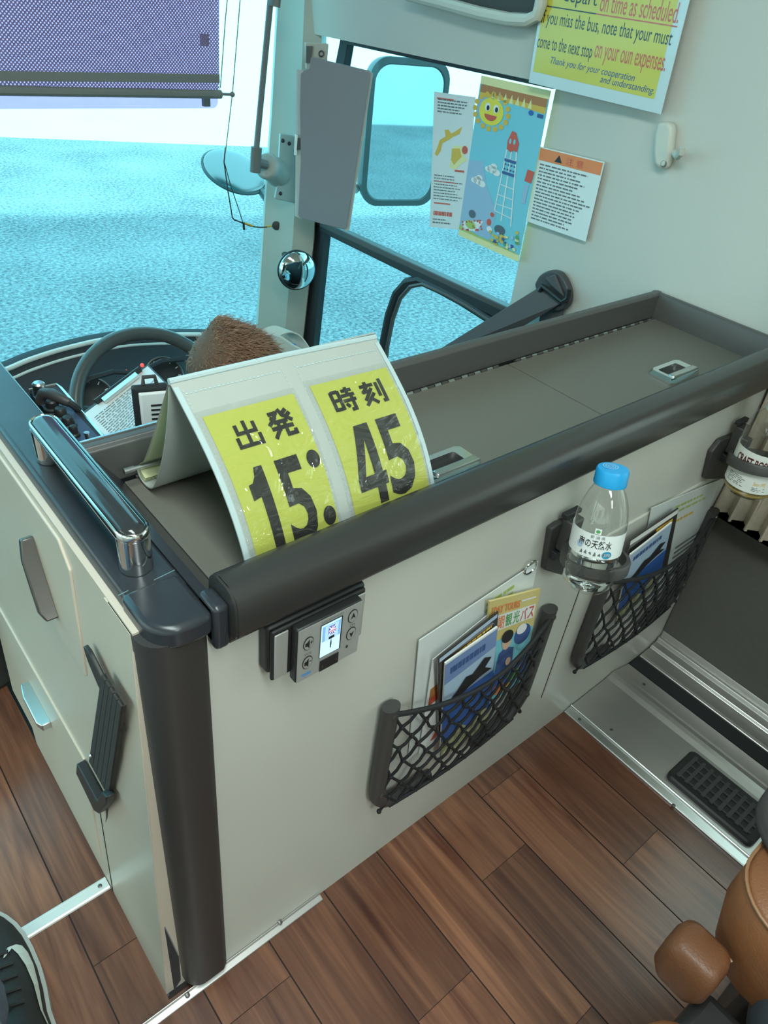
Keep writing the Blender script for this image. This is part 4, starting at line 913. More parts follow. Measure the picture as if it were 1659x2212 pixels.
span('on time as scheduled.', (1298, 6), (1469, 30), v0 - 0.012, v0 + hv, M_red)
s.rect(mb, s.uv(1160, 0)[0] + 0.02, v0 - 0.034, s.uv(1290, 20)[0], v0 - 0.026, M_ink, 2); s.rect(mb, s.uv(1290, 20)[0], v0 - 0.034, s.uv(1469, 35)[0], v0 - 0.026, M_red, 2)
mb.build('print', nt_, smooth=False)
mb = MB(clear_mat('laminate', (0.97, 0.98, 0.97), 0.08, 1.0, 1.45)); s.rect(mb, 0, 0, 1, 1, mb.mats[0], 4); mb.build('laminate', nt_, smooth=False)

# caution sticker
s = Sheet(A(1165, 316, x=1.131), A(1306, 350, x=1.122), A(1265, 522, x=1.122), A(1138, 478, x=1.131))
cs_ = thing('caution_sticker', s.p(0.5, 0), 'white caution sticker with an orange header on the window column', 'sticker')
mb = MB(mat('sticker_white', (0.74, 0.78, 0.76), 0.4)); s.slab(mb, 0.0005)
s.rect(mb, 0.03, 0.835, 0.985, 0.985, M_orange, 1)
s.poly(mb, [(0.28, 0.86), (0.40, 0.86), (0.34, 0.95)], M_ink, 2); s.text(mb, '注 意', 0.46, 0.86, 0.72, 0.95, M_red, 2)
s.lines(mb, 0.06, 0.05, 0.95, 0.81, 17, M_inkg, 1, 0.42, 5); mb.build('sticker', cs_, smooth=False)

# leaflet with map and picture poster hanging in the driver's window
WG = WX + 0.006
s = Sheet(A(938, 198, x=WG + 0.008), A(1027, 210, x=WG + 0.002), A(1006, 498, x=WG + 0.002), A(928, 490, x=WG + 0.008))
lf = thing('map_leaflet', s.p(0.5, 0), 'narrow white leaflet with an orange island map beside the picture poster', 'leaflet')
mb = MB(mat('leaflet_paper', (0.72, 0.74, 0.72), 0.6)); s.slab(mb, 0.0008)
s.lines(mb, 0.10, 0.86, 0.85, 0.965, 5, M_inkg, 1, 0.45, 2); s.rect(mb, 0.08, 0.955, 0.50, 0.965, M_red, 1)
isl = s.uvs([(997, 262), (991, 280), (978, 288), (968, 297), (955, 306), (952, 322), (944, 336), (939, 332), (945, 316), (950, 300), (962, 290), (960, 276), (968, 274), (974, 282), (984, 274)])
s.poly(mb, isl, M_gold, 1)
s.poly(mb, s.uvs([(978, 308), (1000, 306), (1002, 330), (1008, 336), (996, 346), (982, 362), (970, 358), (975, 330)]), M_cream, 1)
s.poly(mb, s.uvs([(976, 315), (992, 312), (996, 330), (980, 350), (974, 340)]), M_gold, 2)
s.disc(mb, *s.uv(1003, 314), 0.07, 0.03, M_red, 2); s.rect(mb, 0.62, 0.45, 0.86, 0.465, M_red, 2)
s.lines(mb, 0.08, 0.22, 0.85, 0.42, 9, M_inkg, 1, 0.35, 8); s.rect(mb, 0.10, 0.36, 0.7, 0.365, M_red, 2)
s.lines(mb, 0.10, 0.085, 0.95, 0.14, 1, M_red, 1, 0.6, 31); s.rect(mb, 0.10, 0.19, 0.55, 0.20, M_red, 1); s.lines(mb, 0.08, 0.03, 0.6, 0.08, 2, M_inkg, 1, 0.4, 4)
mb.build('leaflet', lf, smooth=False)
s = Sheet(A(1040, 163, x=WG + 0.002), A(1190, 196, x=WG - 0.008), A(1119, 566, x=WG - 0.008), A(990, 508, x=WG + 0.002))
po = thing('picture_poster', s.p(0.5, 0), 'colourful picture poster with smiling sun and tall tower in the window', 'poster')
mb = MB(M_cream); s.slab(mb, 0.0008)
U = s.uvs
s.rect(mb, 0.0, 0.045, 1.0, 0.955, M_sky, 1); s.rect(mb, 0.02, 0.91, 0.985, 0.955, M_brown, 2)
s.poly(mb, [(0.02, 0.91), (0.985, 0.91), (0.985, 0.875), (0.6, 0.885), (0.25, 0.89), (0.02, 0.885)], M_gold, 2)
for k in range(7): s.poly(mb, [(0.2 + 0.09 * k, 0.885), (0.23 + 0.09 * k, 0.935), (0.26 + 0.09 * k, 0.885)], M_cream, 3)
s.poly(mb, [(0.0, 0.06), (0.0, 0.50), (0.22, 0.52), (0.34, 0.38), (0.55, 0.25), (0.52, 0.06)], M_sky2, 2)
s.poly(mb, [(0.0, 0.885), (0.12, 0.885), (0.10, 0.80), (0.0, 0.78)], M_sky2, 2)
for c in ((1064, 366), (1033, 390)):
    uu = s.uv(*c)
    for dx, dy, r in ((0, 0, 0.075), (0.07, -0.012, 0.06), (-0.06, -0.006, 0.05), (0.02, 0.02, 0.05)): s.disc(mb, uu[0] + dx, uu[1] + dy, r, r * 0.33, M_white, 3)
cu, cv = s.uv(1062, 242)
for k in range(16):
    a = 2 * PI * k / 16; s.disc(mb, cu + 0.255 * math.cos(a), cv + 0.098 * math.sin(a), 0.036, 0.016, M_gold, 3, 12)
s.disc(mb, cu, cv, 0.185, 0.078, mat('print_yellow', (0.80, 0.68, 0.06), 0.5), 3, 28)
for dx in (-0.06, 0.07):
    s.disc(mb, cu + dx, cv + 0.022, 0.042, 0.024, M_white, 4); s.disc(mb, cu + dx + 0.008, cv + 0.018, 0.022, 0.015, M_ink, 5)
s.poly(mb, [(cu + 0.095 * math.cos(a), cv - 0.018 + 0.034 * math.sin(a)) for a in [PI + PI * k / 10 for k in range(11)]], M_red, 4)
# lattice tower
top = [(1108, 284), (1116, 288), (1122, 312), (1118, 330), (1110, 326), (1104, 330), (1096, 322), (1098, 304)]
s.poly(mb, U(top), M_red, 4)
for c in ((1104, 306), (1113, 308)): uu = s.uv(*c); s.disc(mb, uu[0], uu[1], 0.016, 0.016, M_sky, 5)
for k, (a, b) in enumerate((((1096, 324), (1069, 455)), ((1106, 328), (1083, 478)), ((1117, 330), (1104, 490)))): s.line(mb, U((a, b)), 0.016, M_white, 3, 2.4)
for a, b in (((1091, 342), (1116, 350)), ((1087, 370), (1113, 380)), ((1080, 398), (1110, 410)), ((1076, 420), (1107, 432)), ((1072, 440), (1106, 452)), ((1069, 455), (1104, 472))): s.line(mb, U((a, b)), 0.012, M_white, 3, 2.4)
for a, b in (((1091, 345), (1116, 353)), ((1086, 372), (1112, 381))): s.line(mb, U((a, b)), 0.04, M_navy, 4, 2.4)
for k in range(8):
    uu = s.uv(1093 + (k % 4) * 6.5 - (k // 4) * 2, 355 + (k % 4) * 2.2 + (k // 4) * 10); s.disc(mb, uu[0], uu[1], 0.014, 0.006, M_navy, 4, 8)
s.line(mb, U(((1148, 370), (1141, 395))), 0.10, M_red, 3, 2.4); s.line(mb, U(((1139, 400), (1130, 440))), 0.06, M_sky2, 3, 2.4)
# picnic at the foot: cloth, small pots, flowers and bushes
s.poly(mb, U([(1000, 478), (1045, 478), (1030, 500), (1000, 496)]), M_white, 3)
r5 = random.Random(5)
for k in range(22):
    uu = s.uv(1000 + r5.random() * 42, 474 + r5.random() * 24); s.disc(mb, uu[0], uu[1], 0.015, 0.007, M_red, 4, 8)
s.disc(mb, *s.uv(1017, 485), 0.085, 0.028, M_leaf, 4); s.disc(mb, *s.uv(1021, 462), 0.055, 0.026, mat('print_slate', (0.10, 0.13, 0.16), 0.6), 5); s.disc(mb, *s.uv(1057, 480), 0.035, 0.022, M_red, 4); s.disc(mb, *s.uv(1058, 495), 0.045, 0.018, M_white, 4); s.disc(mb, *s.uv(1064, 464), 0.03, 0.014, M_red, 4)
s.disc(mb, *s.uv(1080, 497), 0.085, 0.030, mat('print_slate', (0.10, 0.13, 0.16), 0.6), 4)
for k in range(40):
    uu = s.uv(1050 + r5.random() * 72, 498 + r5.random() * 38 + 0.2 * k)
    if 0.02 < uu[0] < 0.98 and 0.05 < uu[1] < 0.2: s.disc(mb, uu[0], uu[1], 0.035 * r5.uniform(.5, 1), 0.014 * r5.uniform(.5, 1), r5.choice([M_gold, M_gold, M_navy, M_green, M_blue2, M_cream]), 5 + k % 3, 9)
s.poly(mb, [(0.0, 0.045), (0.0, 0.075), (0.3, 0.055), (0.9, 0.05), (1.0, 0.045)], M_leaf, 3)
s.disc(mb, 0.80, 0.865, 0.035, 0.014, M_blue, 4); s.rect(mb, 0.89, 0.850, 0.97, 0.870, M_navy, 4)
mb.build('poster', po, smooth=False)

# ------------------------------------------------------------------ mirrors, plate, arm, blind and cords at the front
om = thing('outside_mirror', A(880, 430, y=1.92), 'large rounded outside mirror seen through the driver window', 'mirror')
def rrect(c, hw, hh, r, U_, V_, n=8, w=0.0, N_=Vector((0, 0, 0))):
    out = []
    for cx, cy, a0 in ((hw - r, hh - r, 0), (-hw + r, hh - r, PI / 2), (-hw + r, -hh + r, PI), (hw - r, -hh + r, 1.5 * PI)):
        for k in range(n + 1):
            a = a0 + PI / 2 * k / n; out.append(c + U_ * (cx + r * math.cos(a)) + V_ * (cy + r * math.sin(a)) + N_ * w)
    return out
ctr = A(873, 293, y=1.92); mn = Vector((-0.28, -0.96, 0.0)).normalized(); mu = Vector((0.96, -0.28, 0)).normalized(); mv = mn.cross(mu); mv = mv if mv.z > 0 else -mv
hw, hh = 0.135, 0.212
mb = MB(mat('mirror_shell', (0.10, 0.105, 0.10), 0.4)); mb.loft([rrect(ctr, hw * 0.75, hh * 0.85, 0.05, mu, mv, w=-0.075, N_=mn), rrect(ctr, hw * 0.95, hh * 0.97, 0.06, mu, mv, w=-0.05, N_=mn), rrect(ctr, hw, hh, 0.06, mu, mv, w=-0.008, N_=mn), rrect(ctr, hw, hh, 0.06, mu, mv, w=0.006, N_=mn), rrect(ctr, hw * 0.88, hh * 0.92, 0.05, mu, mv, w=0.008, N_=mn), rrect(ctr, hw * 0.85, hh * 0.90, 0.05, mu, mv, w=0.002, N_=mn)]); mb.build('shell', om)
mb = MB(M_mirror); mb.poly(rrect(ctr, hw * 0.86, hh * 0.905, 0.05, mu, mv, w=0.0035, N_=mn)); mb.build('mirror_glass', om, smooth=False)
mb = MB(M_alumatte); mb.tube([ctr - mu * hw * 0.98 + mv * 0.16 - mn * 0.03, ctr - mu * (hw + 0.045) + mv * 0.10 - mn * 0.03, ctr - mu * (hw + 0.05) - mv * 0.14 - mn * 0.03, ctr - mu * hw * 0.98 - mv * 0.17 - mn * 0.03], 0.014, 10); mb.tube([ctr - mu * (hw + 0.05) - mn * 0.03, Vector((1.18, 1.80, ctr.z - 0.05))], 0.015, 10); mb.build('mirror_arm', om)

cm = thing('convex_mirror', A(640, 583, y=1.53), 'small round convex mirror fixed to the front pillar', 'mirror')
c = A(641, 584, y=1.50); nrm = (CAMLOC - c).normalized(); nrm = (nrm + Vector((0.25, -0.1, -0.25))).normalized(); r = 0.048
mb = MB(M_blk); mb.lathe([(r * 0.7, -0.022), (r, -0.008), (r * 1.02, 0.0), (r * 0.97, 0.002)], c, nrm, 36, True, False); mb.tube([c - nrm * 0.02, c - nrm * 0.05 + Vector((0.01, 0.01, 0)), c - nrm * 0.13 + Vector((0.03, 0.05, 0))], 0.01, 10); mb.build('mirror_case', cm)
mb = MB(M_mirror); mb.lathe([(r * 0.97 * math.cos(a), 0.016 * math.sin(a)) for a in [PI / 2 * k / 8 for k in range(9)]], c, nrm, 36, False, True); mb.build('mirror_glass', cm)

dm = thing('under_mirror', A(505, 372, y=2.0), 'round grey front mirror outside the windscreen under the visor arm', 'mirror')
c = A(507, 370, y=2.0); nrm = Vector((0.05, -0.42, 0.90)).normalized(); r = 0.096
mb = MB(mat('mirror_shell', (0.10, 0.105, 0.10), 0.4)); mb.lathe([(0.02, -0.025), (r * 0.8, -0.018), (r, -0.005), (r * 1.01, 0.0), (r * 0.96, 0.003)], c, nrm, 40, True, False); mb.tube([c - nrm * 0.03, c + Vector((0.06, -0.03, -0.04)), Vector((1.165, 1.80, c.z - 0.05))], 0.011, 8); mb.build('shell', dm)
mb = MB(mat('dim_mirror', (0.30, 0.30, 0.29), 0.3, 1.0)); mb.lathe([(r * 0.96 * math.cos(a), 0.022 * math.sin(a)) for a in [PI / 2 * k / 8 for k in range(9)]], c, nrm, 40, False, True); mb.build('mirror_glass', dm)

pa, pb = A(648, 300, y=1.50), A(775, 300, x=1.108); pdir = (pb - pa); pdir.z = 0; pnv = Vector((pdir.y, -pdir.x, 0)).normalized()
def Q(px, py, o=0.0):
    q = A(px, py, d=1000.0) - CAMLOC; return CAMLOC + q * ((pa + pnv * -o - CAMLOC).dot(pnv) / q.dot(pnv))
pl = thing('display_back_plate', Q(710, 480), 'flat grey rectangular plate on a pillar bracket left of the outside mirror', 'panel')
Pp = [(672, 124), (684, 126), (797, 153), (800, 160), (748, 492), (742, 496), (650, 472), (644, 464), (650, 350), (648, 230), (650, 160), (656, 152), (668, 148)]
mb = MB(mat('plate_grey', (0.245, 0.255, 0.275), 0.55)); mb.prism([Q(*p, 0.0000) for p in Pp], (0.004, 0.006, 0)); mb.build('plate', pl, smooth=False, bevel=0.0015)
mb = MB(mat('plate_rim', (0.50, 0.52, 0.48), 0.5)); mb.prism([Q(*p, 0.0075) for p in ((795, 150), (806, 160), (755, 496), (744, 500))], (0.004, 0.006, 0)); mb.prism([Q(*p, 0.0090) for p in ((644, 150), (656, 152), (652, 474), (640, 468))], (0.0, 0.006, 0)); mb.build('plate_rim', pl, smooth=False)
mb = MB(M_pillar); mb.prism([Q(*p, 0.0150) for p in ((660, 92), (710, 95), (706, 150), (662, 150))], (0.004, 0.01, 0)); br_ = mb.build('bracket', pl, smooth=False, bevel=0.001)
mb = MB(M_rim); mb.prism([Q(*p, 0.0100) for p in ((663, 100), (676, 100), (671, 136), (662, 136))], (0.0, 0.004, 0)); mb.tube([Q(694 + 5 * math.cos(2 * PI * k / 16), 116 + 6 * math.sin(2 * PI * k / 16), 0.012) for k in range(16)], 0.0015, 6, closed=True); mb.build('bracket_clip', br_, smooth=False)
mb = MB(M_alu); mb.prism([Q(*p, 0.0020) for p in ((638, 290), (643, 292), (641, 335), (636, 335))], (0.003, 0.006, 0)); mb.use(M_grey); mb.prism([Q(*p, 0.0010) for p in ((643, 298), (655, 300), (650, 322), (641, 324))], (0.002, 0.004, 0)); mb.build('hinge_clip', pl, smooth=False)

va = thing('visor_arm', A(565, 370, y=1.58), 'long grey visor arm standing on a pivot bracket at the front pillar', 'visor arm')
mb = MB(mat('arm_grey', (0.15, 0.16, 0.15), 0.45)); mb.tube([A(590, -60, y=1.58), A(553, 330, y=1.58)], 0.0085, 10, flat=0.7); mb.build('rod', va)
mb = MB(mat('arm_grey', (0.15, 0.16, 0.15), 0.45)); mb.tube([A(594, -20, y=1.575), A(591, 14, y=1.575)], 0.017, 8, flat=0.7); mb.build('clamp', va); mb = MB(mat('arm_grey', (0.15, 0.16, 0.15), 0.45)); mb.tube([A(554, 318, y=1.575), A(551, 372, y=1.575)], 0.0125, 10); mb.tube([A(552, 350, y=1.575), A(575, 356, y=1.575)], 0.010, 10); mb.build('joint', va)
mb = MB(mat('pivot_grey', (0.36, 0.40, 0.37), 0.4))
c = A(576, 358, y=1.585); ax = (A(600, 372, y=1.62) - c).normalized()
mb.lathe([(0.012, -0.008), (0.026, -0.004), (0.030, 0.004), (0.028, 0.02), (0.030, 0.04), (0.034, 0.07)], c, ax, 28); mb.prism([A(*p, y=1.60) for p in ((606, 290), (640, 296), (650, 330), (640, 440), (594, 430), (600, 400))], (0.006, 0.015, 0)); mb.build('pivot_bracket', va, bevel=0.002)
for p in ((611, 304), (625, 310), (606, 418)): mb = MB(M_dark); mb.sphere(A(*p, y=1.599), 0.0045, 10, 6); mb.build('screw', va)

vb = thing('sun_blind', A(235, 205, y=1.60), 'perforated lilac-grey roll blind with a dark bottom bar over the windscreen', 'sun blind')
by = 1.60
pz = A(470, 178, y=by).z
xr = A(474, 190, y=by).x
mb = MB(M_blind)
x_l = 0.40
M_bar = mat('blind_bar', (0.21, 0.215, 0.20), 0.5)
mb.poly([(x_l, by, 0.742), (xr, by, 0.742), (xr + 0.012, by, 1.25), (x_l, by, 1.25)]); mb.build('screen', vb, smooth=False)
mb = MB(M_bar); mb.tube([(x_l, by - 0.004, 0.748), (A(475, 203, y=by).x, by - 0.004, A(475, 203, y=by).z)], 0.0085, 10); mb.tube([A(470, 203, y=by), A(500, 204, y=by)], 0.003, 8); mb.sphere(A(502, 204, y=by), 0.0055, 10, 8); mb.build('bottom_bar', vb)
mb = MB(M_bar); mb.box(x_l, xr, by - 0.0025, by - 0.001, 0.762, 0.778); mb.build('hem', vb, smooth=False)
vp = thing('tinted_visor', A(235, 235, y=1.64), 'pale lilac clear visor sheet with a rounded corner behind the roll blind', 'visor')
mb = MB(clear_mat('lilac_acrylic', (0.73, 0.49, 0.67), 0.0, 0.6, 1.3)); zc = A(460, 234, y=1.64).z; xc = A(471, 220, y=1.64).x
mb.prism([(x_l, 1.64, zc + 0.004)] + [(xc - 0.014 + 0.014 * math.sin(a), 1.64, zc + 0.014 - 0.014 * math.cos(a)) for a in [PI / 2 * k / 6 for k in range(7)]] + [(xc + 0.03, 1.64, 1.25), (x_l, 1.64, 1.25)], (0, 0.003, 0)); mb.build('sheet', vp, smooth=False)
for p in ((443, 88), (446, 219)):
    mb = MB(M_bar); c = A(*p, y=1.637); mb.box(c.x - 0.008, c.x + 0.008, c.y - 0.004, c.y + 0.008, c.z - 0.010, c.z + 0.012); mb.build('clip', vp, bevel=0.0015)
co = thing('blind_cord', A(500, 330, y=1.61), 'thin pale guide cord stretched beside the roll blind', 'cord')
mb = MB(mat('cord_green', (0.22, 0.27, 0.24), 0.6)); mb.tube([A(522, -40, y=1.60), A(502, 203, y=1.60), A(487, 330, y=1.60)], 0.0013, 6); mb.build('cord', co); mb = MB(mat('cord_green', (0.22, 0.27, 0.24), 0.6)); mb.tube([A(495, -40, y=1.605), A(487, 40, y=1.605), A(476, 190, y=1.605)], 0.0013, 6); mb.build('cord', co)
aw = thing('aerial_wire', A(560, 490, y=1.62), 'thin dark wire looping from the pillar up to the guide cord', 'wire')
mb = MB(mat('wire_dark', (0.05, 0.05, 0.045), 0.5)); mb.tube([A(*p, y=1.61) for p in ((487, 318), (484, 350), (492, 410), (502, 470), (508, 477))], 0.0016, 6); mb.tube([A(*p, y=1.612) for p in ((485, 352), (498, 400), (515, 450), (525, 482))], 0.0011, 6)
mb.tube(smoothp([tuple(A(*p, y=1.615)) for p in ((505, 474), (525, 482), (545, 489), (570, 491), (596, 487))]), 0.0016, 6); mb.build('wire', aw)
mb = MB(M_gold); mb.tube([A(*p, y=1.6135) for p in ((529, 482), (546, 488))], 0.0024, 8); mb.build('sleeve', aw); mb = MB(M_gold); mb.tube([A(*p, y=1.6135) for p in ((577, 489), (586, 488))], 0.0024, 8); mb.build('sleeve', aw); mb = MB(M_blk); mb.tube([A(526, 480, y=1.612), A(527, 496, y=1.612)], 0.0028, 8); mb.build('weight', aw)
mb = MB(M_grey); mb.lathe([(0.011, 0), (0.011, 0.003), (0.004, 0.005)], A(597, 487, y=1.66), Vector((-0.6, -0.8, 0)), 16); mb.build('grommet', aw)

# ------------------------------------------------------------------ translator receiver under the rail
rc = thing('audio_receiver', A(670, 1400, y=0.345), 'silver and black audio receiver with lit screen fixed under the rail', 'receiver')
RY = 0.340
fx0, fx1 = A(577, 1400, y=RY).x + 0.0, A(778, 1300, y=RY).x
z0, z1 = 0.506, 0.578
mb = MB(M_blk); mb.box(0.222, 0.322, 0.345, PY, z0 + 0.012, z1 - 0.006); mb.build('back_case', rc, bevel=0.003)
a = A(577, 1350, y=RY); b = A(780, 1262, y=RY)
def rpt(u, v, w=0.0): return Vector((0.2235 + (0.319 - 0.2235) * u, 0.3445 - w, 0.506 + 0.066 * v))
mb = MB(M_blk); mb.obox(rpt(0, 0.10), rpt(1, 0.10) - rpt(0, 0.10), (0, -0.004, 0), rpt(0, 0.98) - rpt(0, 0.10)); mb.build('bezel', rc, bevel=0.004, bseg=3)
M_silver = mat('receiver_silver', (0.50, 0.50, 0.47), 0.35, 0.4)
for u0, u1 in ((0.02, 0.155), (0.875, 0.985)):
    mb = MB(M_silver); mb.obox(rpt(u0, 0.14, 0.0042), rpt(u1, 0.14) - rpt(u0, 0.14), (0, -0.0015, 0), rpt(0, 0.93) - rpt(0, 0.14)); mb.build('side_plate', rc, bevel=0.001)
mb = MB(M_blk); mb.obox(rpt(0.19, 0.0, 0.003), rpt(0.89, 0.0) - rpt(0.19, 0.0), (0, -0.010, 0), rpt(0, 0.97) - rpt(0, 0.0)); mb.build('front_body', rc, bevel=0.002)
s = Sheet(rpt(0.20, 0.955, 0.0134), rpt(0.88, 0.955, 0.0134), rpt(0.88, 0.015, 0.0134), rpt(0.20, 0.015, 0.0134))
mb = MB(M_silver); s.slab(mb, 0.0005)
for cu, cv in ((0.155, 0.70), (0.155, 0.33), (0.855, 0.80), (0.855, 0.46)):
    s.disc(mb, cu, cv, 0.082, 0.125, M_screw, 1, 24); s.disc(mb, cu, cv, 0.072, 0.110, M_silver, 2, 24)
for cv, sg in ((0.70, '+'), (0.33, '-')):
    s.poly(mb, [(0.10, cv - 0.035), (0.13, cv - 0.035), (0.165, cv - 0.085), (0.165, cv + 0.085), (0.13, cv + 0.035), (0.10, cv + 0.035)], M_ink, 3)
    s.rect(mb, 0.178, cv + 0.005, 0.212, cv + 0.02, M_ink, 3)
    if sg == '+': s.rect(mb, 0.190, cv - 0.02, 0.200, cv + 0.045, M_ink, 3)
s.poly(mb, [(0.815, 0.755), (0.855, 0.87), (0.895, 0.755), (0.855, 0.79)], M_ink, 3); s.poly(mb, [(0.815, 0.505), (0.855, 0.39), (0.895, 0.505), (0.855, 0.47)], M_ink, 3)
s.text(mb, 'VOL', 0.095, 0.485, 0.215, 0.535, M_inkg, 2); s.text(mb, 'CH', 0.815, 0.605, 0.895, 0.655, M_inkg, 2)
s.text(mb, 'www.tamatec.com', 0.34, 0.955, 0.69, 0.985, M_inkg, 2)
s.text(mb, 'tamatec', 0.07, 0.08, 0.22, 0.145, mat('logo_blue', (0.10, 0.35, 0.75), 0.4), 2, bold=0.03)
s.disc(mb, 0.80, 0.235, 0.018, 0.03, M_screw, 2, 12)
s.rect(mb, 0.355, 0.0, 0.665, 0.215, M_ink, 2)
for u in (0.395, 0.625): s.disc(mb, u, 0.09, 0.018, 0.028, M_satin, 3, 12)
mb.build('face_plate', rc, smooth=False)
mb = MB(M_ink); s.rect(mb, 0.335, 0.285, 0.68, 0.925, M_ink, 2); s.rect(mb, 0.34, 0.30, 0.655, 0.915, M_screen, 3)
s.rect(mb, 0.355, 0.60, 0.645, 0.89, mat('screen_mid', (0.20, 0.38, 0.62), 0.3, emit=0.4), 4); s.rect(mb, 0.395, 0.60, 0.605, 0.88, mat('screen_light', (0.38, 0.58, 0.78), 0.3, emit=0.45), 5)
s.rect(mb, 0.445, 0.70, 0.555, 0.86, mat('flag_blue', (0.08, 0.10, 0.35), 0.3, emit=0.3), 6)
mw = mat('flag_white', (0.75, 0.78, 0.85), 0.3, emit=0.45); mr = mat('flag_red', (0.5, 0.08, 0.12), 0.3, emit=0.35)
for q_ in (((0.447, 0.705), (0.553, 0.855)), ((0.447, 0.855), (0.553, 0.705))): s.line(mb, q_, 0.014, mw, 7, 0.69)
s.rect(mb, 0.445, 0.762, 0.555, 0.798, mw, 8); s.rect(mb, 0.490, 0.70, 0.510, 0.86, mw, 8); s.rect(mb, 0.445, 0.772, 0.555, 0.788, mr, 9); s.rect(mb, 0.496, 0.70, 0.504, 0.86, mr, 9)
s.rect(mb, 0.455, 0.61, 0.545, 0.66, M_ink, 6); s.poly(mb, [(0.492, 0.42), (0.508, 0.42), (0.512, 0.52), (0.502, 0.60), (0.498, 0.60), (0.488, 0.52)], M_ink, 5)
mb.build('screen', rc, smooth=False)

# ------------------------------------------------------------------ net pockets with their leaflets
def net_pocket(x0, x1, zb, ztop, seed, label):
    yb = PY - 0.004
    t = thing('net_pocket', ((x0 + x1) / 2, yb, zb), label, 'net pocket', 'net pockets on the partition')
    zl, zr = ztop, ztop - 0.004
    R_ = 0.050
    # U-shaped holder: two arms that turn inwards at the foot
    for sg, xa in ((1, x0), (-1, x1)):
        pth = [(xa, ztop + 0.006), (xa, zb + R_ + 0.01), (xa + sg * R_ * 0.12, zb + R_ * 0.55), (xa + sg * R_ * 0.45, zb + R_ * 0.15), (xa + sg * R_, zb), (xa + sg * R_ * 1.9, zb - 0.002)]
        P = [Vector((a, yb - 0.007, b)) for a, b in smoothp(pth, 4)]
        mb = MB(M_grey); mb.tube(P, lambda k: 0.0115 - 0.003 * max(0, k - 0.8) / 0.2, 18, flat=0.75, upv=(0, 1, 0)); arm = mb.build('side_arm', t)
        for zz in (ztop - 0.004, zb + R_ * 0.9):
            mb = MB(M_screw); mb.lathe([(0.004, 0), (0.004, 0.002), (0.002, 0.003)], (xa + (0.0 if zz > zb + 0.1 else sg * 0.001), yb - 0.0148, zz), (0, -1, 0), 10); mb.build('screw', arm)
    def S(u, v):
        sag = 0.020 * 4 * u * (1 - u) * v
        dep = 0.012 + 0.020 * math.sin(PI * u) * (0.35 + 0.65 * v)
        return Vector((x0 + (x1 - x0) * u, yb - dep, zb + 0.004 + (ztop - 0.008 - zb) * v - sag + 0.012 * 4 * u * (1 - u) * (1 - v) * 0.0))
    mb = MB(mat('net_black', (0.012, 0.012, 0.013), 0.7)); rn = random.Random(seed); nc, nr = 9, 4
    K = {}
    for j in range(nr * 2 + 1):
        for i in range(nc * 2 + 1):
            if (i + j) % 2 == 0: K[i, j] = S(min(1, max(0, i / (nc * 2) + rn.gauss(0, 0.006))), min(1, max(0, j / (nr * 2) + rn.gauss(0, 0.012))))
    for (i, j), p in K.items():
        mb.sphere(p, 0.0034, 8, 6)
        for di in (-1, 1):
            q_ = K.get((i + di, j + 1))
            if q_ is not None:
                mid = (p + q_) / 2 + Vector((rn.gauss(0, 0.001), -0.001, rn.gauss(0, 0.001) - 0.001)); mb.tube([p, mid, q_], 0.0019, 6)
    mb.build('netting', t)
    mb = MB(mat('net_black', (0.012, 0.012, 0.013), 0.7)); mb.tube([S(k / 24, 1.0) for k in range(25)], 0.0032, 8); mb.build('elastic_cord', t); mb = MB(mat('net_black', (0.012, 0.012, 0.013), 0.7)); mb.tube([S(0.07 + 0.86 * k / 24, 0.0) for k in range(25)], 0.0030, 8); mb.build('elastic_cord', t)
    return t
net_pocket(0.384, 0.655, 0.148, 0.350, 2, 'black net pocket full of leaflets below the audio receiver and blue-capped bottle')
net_pocket(0.783, 1.070, 0.148, 0.345, 4, 'black net pocket on the raised panel nearest the dark wall lining')

GB = 'leaflets in the net pockets'
def booklet(name, label, cat, quad, y, lean=0.012, th=0.0015, m=None):
    """sheet standing in a pocket: corner pixels TL,TR,BR,BL on planes a little in front of the panel, leaning forward at the top"""
    P = [A(*p, y=y - (lean if i < 2 else 0.0)) for i, p in enumerate(quad)]
    s = Sheet(*P); mb = MB(m or M_white); s.slab(mb, th); return s, mb
def done(s, mb, name, label, cat='leaflet', extra=None):
    t = thing(name, s.p(0.5, 0), label, cat, GB); mb.build('cover', t, smooth=False)
    if extra: extra(t)
    return t
# pocket one, back to front
s, mb = booklet('w', '', '', ((906, 1384), (1163, 1213), (1108, 1470), (882, 1640)), PY - 0.003, 0.002, 0.0012, mat('folder_white', (0.74, 0.78, 0.76), 0.3, coat=0.3))
s.lines(mb, 0.55, 0.86, 0.90, 0.955, 2, M_leaf, 1, 0.5, 3)
def ring_(t):
    mb = MB(M_chrome); c = A(1146, 1226, y=PY - 0.006); mb.tube([c + Vector((0.010 * math.cos(a), 0, 0.009 * math.sin(a))) for a in [2 * PI * k / 20 for k in range(20)]], 0.0012, 6, closed=True); mb.build('ring', t)
done(s, mb, 'menu_folder', 'large white folder with a metal ring, rearmost in the nearer net pocket', 'folder', ring_)
s, mb = booklet('p', '', '', ((935, 1425), (1082, 1305), (1050, 1500), (905, 1630)), PY - 0.006, 0.004, 0.0008)
s.lines(mb, 0.08, 0.90, 0.95, 0.965, 2, M_leaf, 1, 0.4, 9); s.lines(mb, 0.08, 0.84, 0.9, 0.89, 1, M_gold, 1, 0.4, 9); s.rect(mb, 0.03, 0.52, 0.22, 0.70, M_brown, 1); s.rect(mb, 0.04, 0.53, 0.2, 0.6, M_red, 2)
s.poly(mb, [(0.15, 0.05), (0.35, 0.30), (0.45, 0.28), (0.3, 0.02)], M_red, 1); s.poly(mb, [(0.2, 0.02), (0.40, 0.22), (0.47, 0.2), (0.36, 0.0)], M_blue2, 2)
